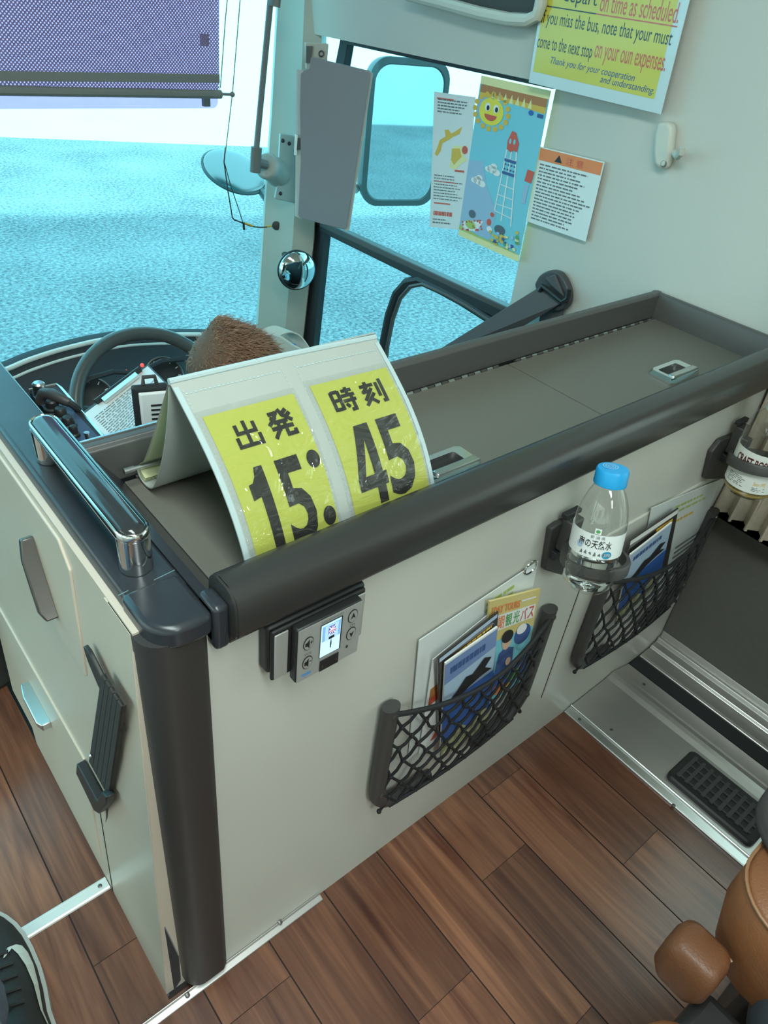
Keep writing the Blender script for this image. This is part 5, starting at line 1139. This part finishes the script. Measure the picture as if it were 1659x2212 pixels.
done(s, mb, 'tour_leaflet', 'white leaflet with green and gold heading behind the dark one in the nearer pocket')
s, mb = booklet('y', '', '', ((1058, 1300), (1168, 1272), (1128, 1470), (1040, 1530)), PY - 0.008, 0.006, 0.0025, mat('cover_sand', (0.72, 0.58, 0.22), 0.35, coat=0.4))
s.rect(mb, 0.0, 0.0, 0.99, 0.64, M_sky, 1)
s.text(mb, '1DAY TOURS', 0.05, 0.885, 0.60, 0.95, M_orange, 2, bold=0.03); s.rect(mb, 0.62, 0.93, 0.92, 0.945, M_white, 2)
for k, (ch, m_) in enumerate((('定', M_red), ('期', M_orange), ('観', M_green), ('光', M_green), ('バ', M_red), ('ス', M_red))):
    u = 0.02 + 0.155 * k; s.rect(mb, u - 0.008, 0.735, u + 0.150, 0.87, M_white, 2); s.text(mb, ch, u + 0.005, 0.745, u + 0.135, 0.86, m_, 3, bold=0.012)
s.disc(mb, 0.42, 0.60, 0.10, 0.085, M_skin, 3); s.disc(mb, 0.42, 0.645, 0.12, 0.06, M_ink, 4); s.poly(mb, [(0.22, 0.32), (0.28, 0.50), (0.42, 0.54), (0.60, 0.50), (0.62, 0.32)], M_navy, 2); s.disc(mb, 0.76, 0.60, 0.18, 0.10, M_navy, 2); s.disc(mb, 0.72, 0.66, 0.11, 0.05, M_white, 3); s.disc(mb, 0.5, 0.38, 0.06, 0.04, M_skin, 4)
s.poly(mb, [(0, 0.10), (0, 0.30), (0.3, 0.34), (0.8, 0.30), (0.99, 0.34), (0.99, 0.10)], M_blue, 3); s.disc(mb, 0.35, 0.12, 0.13, 0.06, M_orange, 4); s.disc(mb, 0.7, 0.18, 0.16, 0.06, M_green, 4); s.disc(mb, 0.55, 0.08, 0.1, 0.05, M_gold, 5)
done(s, mb, 'bus_tour_brochure', 'sand-coloured sightseeing bus brochure with red and green lettering', 'brochure')
s, mb = booklet('d', '', '', ((946, 1424), (1077, 1322), (1062, 1500), (948, 1600)), PY - 0.011, 0.008, 0.0022, mat('cover_dark', (0.030, 0.026, 0.022), 0.3, coat=0.5))
s.rect(mb, 0.02, 0.955, 0.98, 0.995, M_blue2, 1); s.lines(mb, 0.25, 0.88, 0.95, 0.93, 1, M_gold, 1, 0.5, 6); s.lines(mb, 0.15, 0.81, 0.85, 0.85, 1, M_inkg, 1, 0.5, 7)
done(s, mb, 'dark_brochure', 'black brochure with thin gold lettering just behind the blue manta brochure', 'brochure')
def manta(s, mb):
    s.rect(mb, 0.0, 0.52, 1.0, 0.985, M_blue2, 1); s.rect(mb, 0.0, 0.0, 1.0, 0.60, M_blue, 2)
    s.lines(mb, 0.10, 0.85, 1.0, 0.94, 1, M_navy, 2, 0.6, 41)
    s.poly(mb, [(0.0, 0.985), (1.0, 0.985), (1.0, 0.83), (0.0, 0.80)], mat('print_violet_blue', (0.18, 0.27, 0.50), 0.4), 1)
    s.poly(mb, [(0.06, 0.60), (0.25, 0.66), (0.42, 0.74), (0.55, 0.72), (0.78, 0.80), (0.92, 0.76), (0.80, 0.70), (0.95, 0.64), (0.72, 0.64), (0.50, 0.62), (0.30, 0.58)], M_ink, 4)
    s.poly(mb, [(0, 0), (0, 0.22), (0.15, 0.18), (0.35, 0.28), (0.55, 0.16), (0.75, 0.26), (1, 0.20), (1, 0)], M_coral, 3)
s, mb = booklet('m', '', '', ((962, 1433), (1075, 1354), (1052, 1562), (950, 1640)), PY - 0.014, 0.008, 0.002, M_white)
manta(s, mb); done(s, mb, 'manta_brochure', 'blue sea brochure with a black manta ray, frontmost in the nearer net pocket', 'brochure')
# pocket two
s, mb = booklet('w2', '', '', ((1408, 1098), (1556, 1036), (1490, 1220), (1362, 1330)), PY - 0.004, 0.002, 0.0012, mat('folder_white', (0.74, 0.78, 0.76), 0.3, coat=0.3))
s.lines(mb, 0.35, 0.84, 0.95, 0.94, 2, M_leaf, 1, 0.4, 13); s.lines(mb, 0.30, 0.74, 0.9, 0.80, 1, M_gold, 1, 0.4, 14)
for k in range(7): s.rect(mb, 0.55, 0.10 + 0.055 * k, 0.95, 0.125 + 0.055 * k, M_inkg, 1)
done(s, mb, 'menu_folder', 'white folder with green heading, rearmost in the net pocket beside the wall', 'folder')
s, mb = booklet('d2', '', '', ((1362, 1168), (1466, 1098), (1440, 1230), (1340, 1300)), PY - 0.009, 0.006, 0.002, mat('cover_dark', (0.030, 0.026, 0.022), 0.3, coat=0.5))
s.rect(mb, 0.0, 0.93, 0.99, 0.995, M_white, 1); s.rect(mb, 0.55, 0.80, 0.9, 0.90, M_gold, 1)
done(s, mb, 'dark_brochure', 'black brochure with a gold patch behind the blue one beside the wall', 'brochure')
s, mb = booklet('m2', '', '', ((1362, 1198), (1452, 1128), (1420, 1262), (1326, 1352)), PY - 0.013, 0.006, 0.002, M_white)
manta(s, mb); done(s, mb, 'manta_brochure', 'blue sea brochure with a black manta ray in the net pocket beside the wall', 'brochure')

# ------------------------------------------------------------------ bottle holders and bottles
def bottle_holder(plate, c, r, label):
    t = thing('bottle_holder', (c.x, PY - 0.003, c.z - 0.05), label, 'bottle holder', 'folding bottle holders')
    mb = MB(M_grey); P = [A(*p, y=PY - 0.0005) for p in plate]
    mb.prism(P, (0, -0.008, 0)); mb.build('back_plate', t, bevel=0.002)
    xm = (min(p.x for p in P) + max(p.x for p in P)) / 2; zm = c.z
    mb = MB(M_grey); mb.box(xm - 0.012, xm + 0.012, PY - 0.022, PY - 0.008, zm - 0.022, zm + 0.022); mb.box(xm - 0.008, xm + 0.008, c.y + r - 0.002, PY - 0.012, zm - 0.008, zm + 0.008); mb.build('pivot', t, bevel=0.002)
    mb = MB(M_dark); mb.box(xm - 0.016, xm + 0.016, PY - 0.016, PY - 0.006, zm - 0.036, zm - 0.024); mb.build('catch', t, bevel=0.001); mb = MB(M_dark); mb.box(xm - 0.014, xm + 0.014, PY - 0.014, PY - 0.006, zm + 0.024, zm + 0.030); mb.build('catch', t, bevel=0.001)
    mb = MB(M_grey); mb.lathe([(r, -0.007), (r + 0.005, -0.007), (r + 0.0055, 0.004), (r + 0.004, 0.007), (r, 0.007), (r, -0.007)], c, (0.12, 0.18, 1), 48, False, False); mb.build('ring', t, angle=50)
    return t
M_pet = clear_mat('clear_plastic', (0.965, 0.985, 0.975), 0.02, 1.0, 1.5, base=0.03)
M_water = mat('water', (0.96, 0.99, 0.99), 0.0, trans=1.0); M_water.node_tree.nodes['Principled BSDF'].inputs['IOR'].default_value = 1.33
def lathe_b(mb, prof, B, ax, seg=40, **k): mb.lathe(prof, B, ax, seg, **k)

c1 = A(1285, 1208, y=0.297); rr1 = 0.0330
bottle_holder(((1180, 1136), (1196, 1124), (1230, 1112), (1236, 1118), (1205, 1236), (1166, 1224)), c1, rr1, 'dark grey bottle holder gripping the blue-capped water bottle')
B = A(1266, 1262, y=0.285); T = A(1325, 1012, y=0.306); ax = (T - B).normalized(); H = (T - B).length; r = 0.0272
bt = thing('water_bottle', B, 'clear water bottle with bright blue cap held in the nearer holder', 'bottle')
k = H / 0.2
prof = [(0.002, 0.006), (r * 0.55, 0.003), (r * 0.80, 0.0), (r * 0.96, 0.006), (r, 0.014)]
z = 0.014
while z < 0.070 * k:
    prof += [(r, z), (r * 0.955, z + 0.004), (r, z + 0.008)]; z += 0.010
prof += [(r, 0.073 * k), (r * 1.0, 0.118 * k), (r * 0.985, 0.128 * k), (r * 0.90, 0.144 * k), (r * 0.74, 0.160 * k), (r * 0.56, 0.172 * k), (r * 0.46, 0.177 * k), (r * 0.52, 0.180 * k), (r * 0.42, 0.182 * k)]
mb = MB(M_pet)
# facetted shoulder: radius ripples round the axis
base = Vector(B); u_ = ax.orthogonal().normalized(); w_ = ax.cross(u_); seg = 48; rows_ = []
for (a, h) in prof:
    rowp = []
    for q in range(seg):
        an = 2 * PI * q / seg; fc = 1.0
        if 0.120 * k < h < 0.172 * k: fc = 1 - 0.035 * abs(math.sin(an * 4))
        if h < 0.072 * k and h > 0.01: fc = 1 + 0.012 * math.sin(an * 6 + h * 300)
        rowp.append(base + ax * h + (u_ * math.cos(an) + w_ * math.sin(an)) * a * fc)
    rows_.append(rowp)
mb.loft(rows_, True, False); mb.face(range(0, seg)); mb.build('bottle_body', bt, angle=60)
mb = MB(M_water); ir = r - 0.0012; mb.lathe([(0.001, 0.008), (ir * 0.8, 0.003), (ir * 0.95, 0.010)] + [(ir * (0.95 - 0.04 * (q % 2)), 0.012 + 0.005 * q) for q in range(9)] + [(ir * 0.95, 0.058 * k), (0.001, 0.058 * k)], B, ax, 40, False, False); mb.build('water', bt)
mb = MB(mat('cap_blue', (0.02, 0.36, 0.72), 0.35)); cr = 0.0168
rows_ = []
for a, h in ((cr, 0.176 * k), (cr * 1.02, 0.178 * k), (cr, 0.184 * k), (cr, 0.197 * k), (cr * 0.93, 0.2005 * k), (0.0005, 0.201 * k)):
    rows_.append([base + ax * h + (u_ * math.cos(2 * PI * q / 96) + w_ * math.sin(2 * PI * q / 96)) * a * (1 - (0.02 if (q % 2 and 0.18 * k < h < 0.198 * k) else 0)) for q in range(96)])
mb.loft(rows_, True, False); cap_ = mb.build('cap', bt)
mb = MB(mat('cap_print', (0.35, 0.68, 0.90), 0.4)); tc = base + ax * (0.2014 * k)
for rr in (0.008, 0.0055, 0.003):
    cc_ = tc + w_ * 0.0 + ax * 0.0001; mb.lathe([(rr, 0), (rr - 0.0009, 0)], cc_ + (Vector((0.2, 0.8, 0)) - ax * ax.y).normalized() * 0.004, ax, 24, False, False)
mb.build('cap_print', cap_, smooth=False)
# paper label round the front, with its lettering bent onto it
vd = (CAMLOC - base); vd = (vd - ax * vd.dot(ax)).normalized(); wd = ax.cross(vd)   # wd points to the viewer's right
class Wrap(Sheet):
    def __init__(s, B, ax, vd, wd, r, h0, h1, half): s.B, s.ax, s.vd, s.wd, s.r, s.h0, s.h1, s.half = B, ax, vd, wd, r, h0, h1, half; s.step = 0.0003; s.bulge = True
    def p(s, u, v, L=0):
        a = (u * 2 - 1) * s.half; return s.B + s.ax * (s.h0 + (s.h1 - s.h0) * v) + (s.vd * math.cos(a) + s.wd * math.sin(a)) * (s.r + L * s.step)
lab = Wrap(base, ax, vd, wd, r + 0.0006, 0.068 * k, 0.108 * k, 1.9)
mb = MB(M_white); lab.rect(mb, 0, 0, 1, 1, mat('label_white', (0.78, 0.82, 0.80), 0.35), 0, 40, 1)
lab.text(mb, '南の天然水', 0.33, 0.42, 0.66, 0.78, M_ink, 1, bold=0.01); lab.text(mb, '新 潟 県', 0.44, 0.82, 0.58, 0.96, M_inkg, 1)
lab.disc(mb, 0.63, 0.20, 0.05, 0.16, mat('label_blue', (0.03, 0.30, 0.48), 0.4), 1, 24); lab.text(mb, '370', 0.60, 0.15, 0.66, 0.27, M_white, 2)
for q in range(7): lab.poly(mb, [(0.36 + 0.045 * q, 0.10 + 0.05 * (q % 3)), (0.375 + 0.045 * q, 0.26 + 0.04 * (q % 2)), (0.385 + 0.045 * q, 0.24), (0.39 + 0.045 * q, 0.12)], M_inkg, 1)
lab.disc(mb, 0.345, 0.45, 0.035, 0.15, M_blue2, 1, 16)
mb.build('label', bt)
lab2 = Wrap(base, ax, vd, wd, r + 0.0006, 0.109 * k, 0.118 * k, 0.2); mb = MB(M_green); lab2.rect(mb, 0.2, 0, 0.8, 1, mat('label_white', (0.78, 0.82, 0.80), 0.35), 0, 4, 1); lab2.disc(mb, 0.5, 0.5, 0.2, 0.3, M_green, 1, 12); mb.build('emblem', bt)

c2 = A(1612, 1058, y=0.292) + Vector((0, 0.001, 0.046)); rr2 = 0.0355
bottle_holder(((1528, 972), (1548, 946), (1578, 934), (1584, 940), (1562, 1030), (1514, 1030)), c2, rr2, 'dark grey bottle holder gripping the coffee bottle beside the curtain')
B2 = A(1612, 1058, y=0.292); T2 = A(1662, 892, y=0.300); ax2 = Vector((0, 0.03, 1)).normalized(); r2 = 0.0335
bt2 = thing('coffee_bottle', B2, 'nearly empty coffee bottle with cream label and white cap by the curtain', 'bottle')
mb = MB(M_pet); mb.lathe([(0.002, 0.004), (r2 * 0.8, 0.0), (r2, 0.008), (r2, 0.07), (r2 * 1.0, 0.092), (r2 * 0.98, 0.102), (r2 * 0.80, 0.116), (r2 * 0.58, 0.124), (r2 * 0.52, 0.128)], B2, ax2, 40, True, False); mb.build('bottle_body', bt2, angle=60)
mb = MB(mat('coffee', (0.42, 0.28, 0.08), 0.2)); mb.lathe([(r2 * 0.78, 0.001), (r2 * 0.97, 0.007), (r2 * 0.97, 0.009), (0.001, 0.009)], B2, ax2, 32); mb.build('coffee', bt2)
mb = MB(mat('cap_white', (0.62, 0.74, 0.70), 0.4)); mb.lathe([(0.0195, 0.126), (0.0195, 0.146), (0.018, 0.149), (0.0005, 0.149)], B2, ax2, 32); mb.build('cap', bt2)
vd2 = (CAMLOC - B2); vd2 = (vd2 - ax2 * vd2.dot(ax2)).normalized(); wd2 = ax2.cross(vd2)
lab = Wrap(B2, ax2, vd2, wd2, r2 + 0.0006, 0.014, 0.072, 1.9)
mb = MB(M_white); lab.rect(mb, 0, 0, 1, 1, mat('label_cream', (0.76, 0.78, 0.72), 0.4), 0, 40, 1)
lab.text(mb, 'CRAFT BOSS', 0.26, 0.64, 0.62, 0.86, mat('label_maroon', (0.10, 0.02, 0.02), 0.4), 1, bold=0.03); lab.disc(mb, 0.33, 0.55, 0.035, 0.10, M_gold, 1, 16)
lab.lines(mb, 0.24, 0.08, 0.50, 0.34, 6, M_inkg, 1, 0.4, 21); lab.text(mb, 'Since 1992', 0.54, 0.22, 0.66, 0.32, M_gold, 1); lab.lines(mb, 0.54, 0.06, 0.68, 0.18, 3, M_inkg, 1, 0.4, 22)
mb.build('label', bt2)

# ------------------------------------------------------------------ floor plate, wall rail, lining, curtain
mb = MB(M_lining); mb.box(1.110, 1.1295, -2.55, 0.3575, 0.350, 0.3655); struct(mb.build('trim_6', smooth=False, bevel=0.002))
hp = thing('heater_plate', (0.93, -1.0, 0), 'silver floor plate with black vent along the foot of the right wall', 'floor plate')
def ext(prof, m, name, y0=-2.55, y1=0.3575, parent=hp, **k):
    mb = MB(m); mb.prism([(x, y0, z) for x, z in prof], (0, y1 - y0, 0)); return mb.build(name, parent, smooth=False, **k)
ext([(0.853, 0.0), (0.853, 0.006), (0.952, 0.012), (0.962, 0.0155), (0.970, 0.0172), (0.978, 0.0165), (0.986, 0.0130), (1.026, 0.002), (1.028, 0.0)], M_alumatte, 'plate', bevel=0.003)
ext([(0.834, 0.0), (0.8342, 0.003), (0.836, 0.0038), (0.849, 0.0055), (0.8500, 0.0085), (0.8515, 0.0095), (0.853, 0.0085), (0.854, 0.006), (0.854, 0)], M_alu, 'edge_strip', bevel=0.0005)
screws(hp, [(1.000, 0.308, 0.009), (0.934, 0.298, 0.009), (0.868, 0.283, 0.0065), (0.842, 0.330, 0.0045), A(1455, 1740, z=0.005)], (0, 0, 1), 0.003)
mb = MB(M_blk); vx0, vx1, vy0, vy1 = 0.864, 0.944, 0.027, 0.176
def vrect(x0, x1, y0, y1, r, z): return [Vector((a, b, z)) for cx, cy, a0 in ((x1 - r, y1 - r, 0), (x0 + r, y1 - r, PI / 2), (x0 + r, y0 + r, PI), (x1 - r, y0 + r, 1.5 * PI)) for a, b in [(cx + r * math.cos(a0 + PI / 2 * k / 5), cy + r * math.sin(a0 + PI / 2 * k / 5)) for k in range(6)]]
mb.loft([vrect(vx0, vx1, vy0, vy1, 0.010, 0.006), vrect(vx0, vx1, vy0, vy1, 0.010, 0.014), vrect(vx0 + 0.003, vx1 - 0.003, vy0 + 0.003, vy1 - 0.003, 0.008, 0.0165), vrect(vx0 + 0.010, vx1 - 0.010, vy0 + 0.010, vy1 - 0.010, 0.005, 0.0155)]); vt = mb.build('vent', hp)
mb = MB(M_grey)
for i in range(9):
    y = vy0 + 0.016 + i * 0.0145; mb.box(vx0 + 0.011, vx1 - 0.011, y, y + 0.006, 0.0150, 0.0185)
for i in range(4):
    x = vx0 + 0.014 + i * 0.0155; mb.box(x, x + 0.003, vy0 + 0.012, vy1 - 0.012, 0.0150, 0.0180)
mb.build('vent_bars', vt, smooth=False)
ext([(1.028, 0.0005), (1.028, 0.002), (1.061, 0.002), (1.061, 0.0005)], M_dark, 'gap_seal')
mb = MB(M_alumatte); mb.prism([(x, -2.55, z) for x, z in ((1.060, 0), (1.060, 0.004), (1.066, 0.006), (1.092, 0.007), (1.096, 0.012), (1.110, 0.014), (1.113, 0.021), (1.118, 0.023), (1.121, 0.021), (1.1235, 0.034), (1.129, 0.036), (1.129, 0))], (0, 2.9065, 0)); t5 = struct(mb.build('trim_5', smooth=False, bevel=0.0012))
mb = MB(M_lining); mb.box(1.122, 1.1295, -2.55, 0.3575, 0.036, 0.350); struct(mb.build('baseboard_right', smooth=False, bevel=0.002))

cu = thing('curtain', (1.105, 0.26, 0.34), 'beige pleated curtain gathered beside the partition at the passenger window', 'curtain')
mb = MB(M_cloth); ctop, cbot = 1.0, 0.340; nf = 7
rows_ = []
for j in range(14):
    v = j / 13; z = cbot + (ctop - cbot) * v; ring = []
    N = nf * 10
    for i in range(N + 1):
        f = i / N; y = 0.352 - f * 0.20; x = 1.098 - 0.016 * math.cos(2 * PI * nf * f) + 0.004 * math.sin(v * 5 + f * 9) - (0.006 if v < 0.03 else 0)
        ring.append(Vector((x, y + 0.006 * math.sin(2 * PI * nf * f * 2 + v), z)))
    back = [Vector((1.120, 0.352 - 0.20 * (1 - k / 10), z)) for k in range(11)]
    rows_.append(ring + back)
mb.loft(rows_); mb.build('cloth', cu, angle=70)
mb = MB(M_satin); mb.tube([(1.105, 0.34, 1.0), (1.105, -1.6, 1.0)], 0.006, 10); mb.build('curtain_rail', cu)

# ------------------------------------------------------------------ seats behind the partition
GS = 'front row passenger seats'
def bus_seat(x0, y1, zt, label, side):
    t = thing('bus_chair', (x0 + 0.2, y1 - 0.22, 0), label, 'chair')
    x1 = x0 + 0.40
    mb = MB(M_leather); mb.loft([rrect(Vector((x0 + 0.2, y1 - 0.22, zt - 0.11)), 0.19, 0.21, 0.05, Vector((1, 0, 0)), Vector((0, 1, 0))), rrect(Vector((x0 + 0.2, y1 - 0.22, zt - 0.05)), 0.2, 0.22, 0.05, Vector((1, 0, 0)), Vector((0, 1, 0))), rrect(Vector((x0 + 0.2, y1 - 0.22, zt - 0.006)), 0.2, 0.22, 0.05, Vector((1, 0, 0)), Vector((0, 1, 0))), rrect(Vector((x0 + 0.2, y1 - 0.22, zt)), 0.196, 0.216, 0.048, Vector((1, 0, 0)), Vector((0, 1, 0))), rrect(Vector((x0 + 0.2, y1 - 0.22, zt + 0.012)), 0.15, 0.17, 0.05, Vector((1, 0, 0)), Vector((0, 1, 0)))]); cu_ = mb.build('cushion', t, angle=50)
    mb = MB(M_piping); mb.tube(rrect(Vector((x0 + 0.2, y1 - 0.22, zt - 0.001)), 0.2, 0.22, 0.05, Vector((1, 0, 0)), Vector((0, 1, 0))), 0.0015, 6, closed=True); mb.build('piping', cu_)
    mb = MB(M_seatgrey); mb.prism([(x0, y1 - 0.42, zt + 0.02), (x0, y1 - 0.58, zt + 0.50), (x0, y1 - 0.50, zt + 0.52), (x0, y1 - 0.38, zt + 0.02)], (0.4, 0, 0)); mb.build('backrest', t, bevel=0.02, bseg=3)
    mb = MB(M_dark); mb.box(x0 + 0.05, x1 - 0.05, y1 - 0.40, y1 - 0.06, 0.0, zt - 0.11); mb.build('base', t, bevel=0.01)
    return t
seat1 = bus_seat(0.454, 0.012, 0.42, 'tan leather seat cushion with pale stitched piping at the lower right corner', 0)
mb = MB(mat('shaded_tan_leather', (0.15, 0.058, 0.024), 0.42, noise_amt=0.06, noise_scale=60, bump=0.25, bump_scale=500)); mb.loft([rrect(Vector((0.437, -0.002, z)), w * 0.68, h * 0.85, 0.012, Vector((1, 0, 0)), Vector((0, 1, 0))) for z, w, h in ((0.305, 0.026, 0.024), (0.318, 0.030, 0.029), (0.345, 0.030, 0.029), (0.358, 0.027, 0.026), (0.362, 0.020, 0.020))]); ar = mb.build('arm_pad', seat1, angle=50)  # tan leather darkened: the pad's shade is put into its base colour
mb = MB(M_piping); mb.tube([(0.450, 0.010, 0.3595), (0.4535, -0.006, 0.357), (0.452, -0.024, 0.354)], 0.0012, 6); mb.build('piping', ar)
mb = MB(M_seatgrey); mb.loft([rrect(Vector((0.605, -0.02, z)), 0.10, 0.055, 0.05, Vector((1, 0, 0)), Vector((0, 1, 0))) for z in (0.425, 0.438, 0.443)]); mb.build('front_pad', seat1, bevel=0.006)
mb = MB(mat('seat_slate', (0.06, 0.07, 0.085), 0.8)); mb.sphere((0.492, -0.100, 0.325), (0.06, 0.052, 0.09), 24, 14); mb.build('side_cover', seat1)
mb = MB(M_blk); mb.box(0.395, 0.447, -0.26, -0.02, 0.10, 0.31); mb.build('side_frame', seat1, bevel=0.01)
mb = MB(M_leather); mb.sphere((0.357, -0.038, 0.33), (0.034, 0.034, 0.02), 20, 12); mb.build('arm_end', seat1)

# ------------------------------------------------------------------ the passenger's leg and shoe at the lower left
pe = thing('person', (-0.06, 0.42, 0.0), 'passenger in blue-grey jeans and a black sneaker with white sole', 'person')
M_jeans = mat('jeans_bluegrey', (0.13, 0.17, 0.24), 0.85, noise_amt=0.15, noise_scale=90, bump=0.3, bump_scale=700)
V = [((-0.16, -0.55, 0.50), 0.12), ((-0.085, -0.50, 0.50), 0.085), ((-0.082, 0.05, 0.52), 0.066), ((-0.085, 0.36, 0.47), 0.058), ((-0.083, 0.40, 0.24), 0.052), ((-0.080, 0.43, 0.095), 0.052),
     ((-0.235, -0.50, 0.50), 0.085), ((-0.25, -0.05, 0.52), 0.066), ((-0.25, 0.12, 0.44), 0.056), ((-0.25, 0.24, 0.20), 0.048), ((-0.25, 0.28, 0.075), 0.045)]
Ed = [(0, 1), (1, 2), (2, 3), (3, 4), (4, 5), (0, 6), (6, 7), (7, 8), (8, 9), (9, 10)]
skin_body('jeans', V, Ed, M_jeans, pe)
def shoe(cx, heel, L0, mirror=1):
    M_up = mat('sneaker_black', (0.020, 0.020, 0.019), 0.7, bump=0.3, bump_scale=900); M_sole = mat('sneaker_sole', (0.42, 0.42, 0.38), 0.6)
    def half(t): return 0.036 * (1 - 0.25 * math.exp(-((t - 0.35) / 0.16) ** 2)) * min(1, (t / 0.10) ** 0.5 if t < 0.10 else 1) * (math.sqrt(max(0.0, 1 - ((t - 0.72) / 0.29) ** 2)) if t > 0.72 else 1) + 0.002
    def cen(t): return cx + mirror * 0.006 * math.sin(PI * t) 
    def top(t): return 0.085 - 0.045 * min(1, max(0, (t - 0.25) / 0.5)) - 0.018 * max(0, (t - 0.8) / 0.2) ** 2
    ts = [0.0, 0.02, 0.06, 0.12, 0.2, 0.3, 0.4, 0.5, 0.6, 0.7, 0.78, 0.85, 0.91, 0.95, 0.98, 1.0]
    mb = MB(M_sole)
    ring = []
    for t in ts: ring.append((cen(t) + half(t) + 0.004, heel + L0 * t))
    for t in ts[::-1]: ring.append((cen(t) - half(t) - 0.004, heel + L0 * t))
    mb.loft([[Vector((x, y, 0.0005)) for x, y in ring], [Vector((x, y, 0.012)) for x, y in ring], [Vector((x, y, 0.022)) for x, y in ring]]); so = mb.build('sole', pe, angle=50)
    mb = MB(M_up); rows_ = []
    def sp(t, a, o=0.0):
        h = half(t); zt_ = top(t); x = cen(t) + (h + o) * math.copysign(abs(math.cos(a)) ** 0.9, math.cos(a)); z = 0.020 + (zt_ - 0.020 + o) * max(0, math.sin(a)) ** 1.15; return Vector((x, heel + L0 * t, z))
    for t in ts: rows_.append([sp(t, PI * k / 16) for k in range(17)])
    mb.loft(rows_, closed=False); up = mb.build('upper', pe, angle=60)
    mb = MB(mat('sneaker_white', (0.62, 0.64, 0.58), 0.5))
    sw_ = [(0.28, 0.50, 0.54), (0.38, 0.50, 0.62), (0.50, 0.48, 0.70), (0.60, 0.46, 0.80), (0.67, 0.50, 0.90), (0.71, 0.62, 1.00), (0.725, 0.82, 1.10), (0.71, 1.02, 1.20), (0.68, 1.28, 1.32)]
    for (t0, a0, b0), (t1, a1, b1) in zip(sw_, sw_[1:]):
        n = 4
        for k in range(n):
            f0, f1 = k / n, (k + 1) / n
            mb.poly([sp(t0, a0 + (b0 - a0) * f0, 0.0012), sp(t0, a0 + (b0 - a0) * f1, 0.0012), sp(t1, a1 + (b1 - a1) * f1, 0.0012), sp(t1, a1 + (b1 - a1) * f0, 0.0012)])
    mb.build('swoosh', up)
    mb = MB(M_up)
    for k in range(5): t = 0.42 + 0.07 * k; mb.tube([sp(t, 1.15, 0.002), sp(t + 0.01, PI / 2, 0.004), sp(t, PI - 1.15, 0.002)], 0.0022, 6)
    mb.build('laces', up)
shoe(-0.046, 0.325, 0.258); shoe(-0.255, 0.20, 0.258, -1)

fb = thing('guide_stool', (-0.02, 0.98, 0), 'black rounded stool base standing on the floor past the cabinet', 'stool')
mb = MB(M_blk); c = A(-10, 1450, z=0.0); c = Vector((c.x - 0.01, c.y + 0.02, 0)); mb.lathe([(0.062, 0.0), (0.066, 0.01), (0.060, 0.03), (0.05, 0.05), (0.048, 0.20), (0.001, 0.20)], c, (0, 0, 1), 32); mb.build('base', fb)
mb = MB(M_dark); mb.lathe([(0.09, 0.20), (0.10, 0.21), (0.10, 0.235), (0.08, 0.245), (0.001, 0.245)], c - Vector((0.06, 0, 0)), (0, 0, 1), 32); mb.build('seat', fb)
cl = thing('fill_lamp_housing', (0, -0.1, 1.72), 'long unseen lamp housing added above the front fill light', 'lamp', 'added fill lamps'); mb = MB(M_cream2); mb.box(-0.17, 0.17, -0.72, 0.52, 1.735, 1.76); mb.build('housing', cl, bevel=0.004)  # housing added to go with the front fill light
cl = thing('fill_lamp_housing', (0, -1.7, 1.72), 'long unseen lamp housing added above the rear fill light', 'lamp', 'added fill lamps'); mb = MB(M_cream2); mb.box(-0.17, 0.17, -2.32, -1.08, 1.735, 1.76); mb.build('housing', cl, bevel=0.004)  # same added housing for the rear fill light
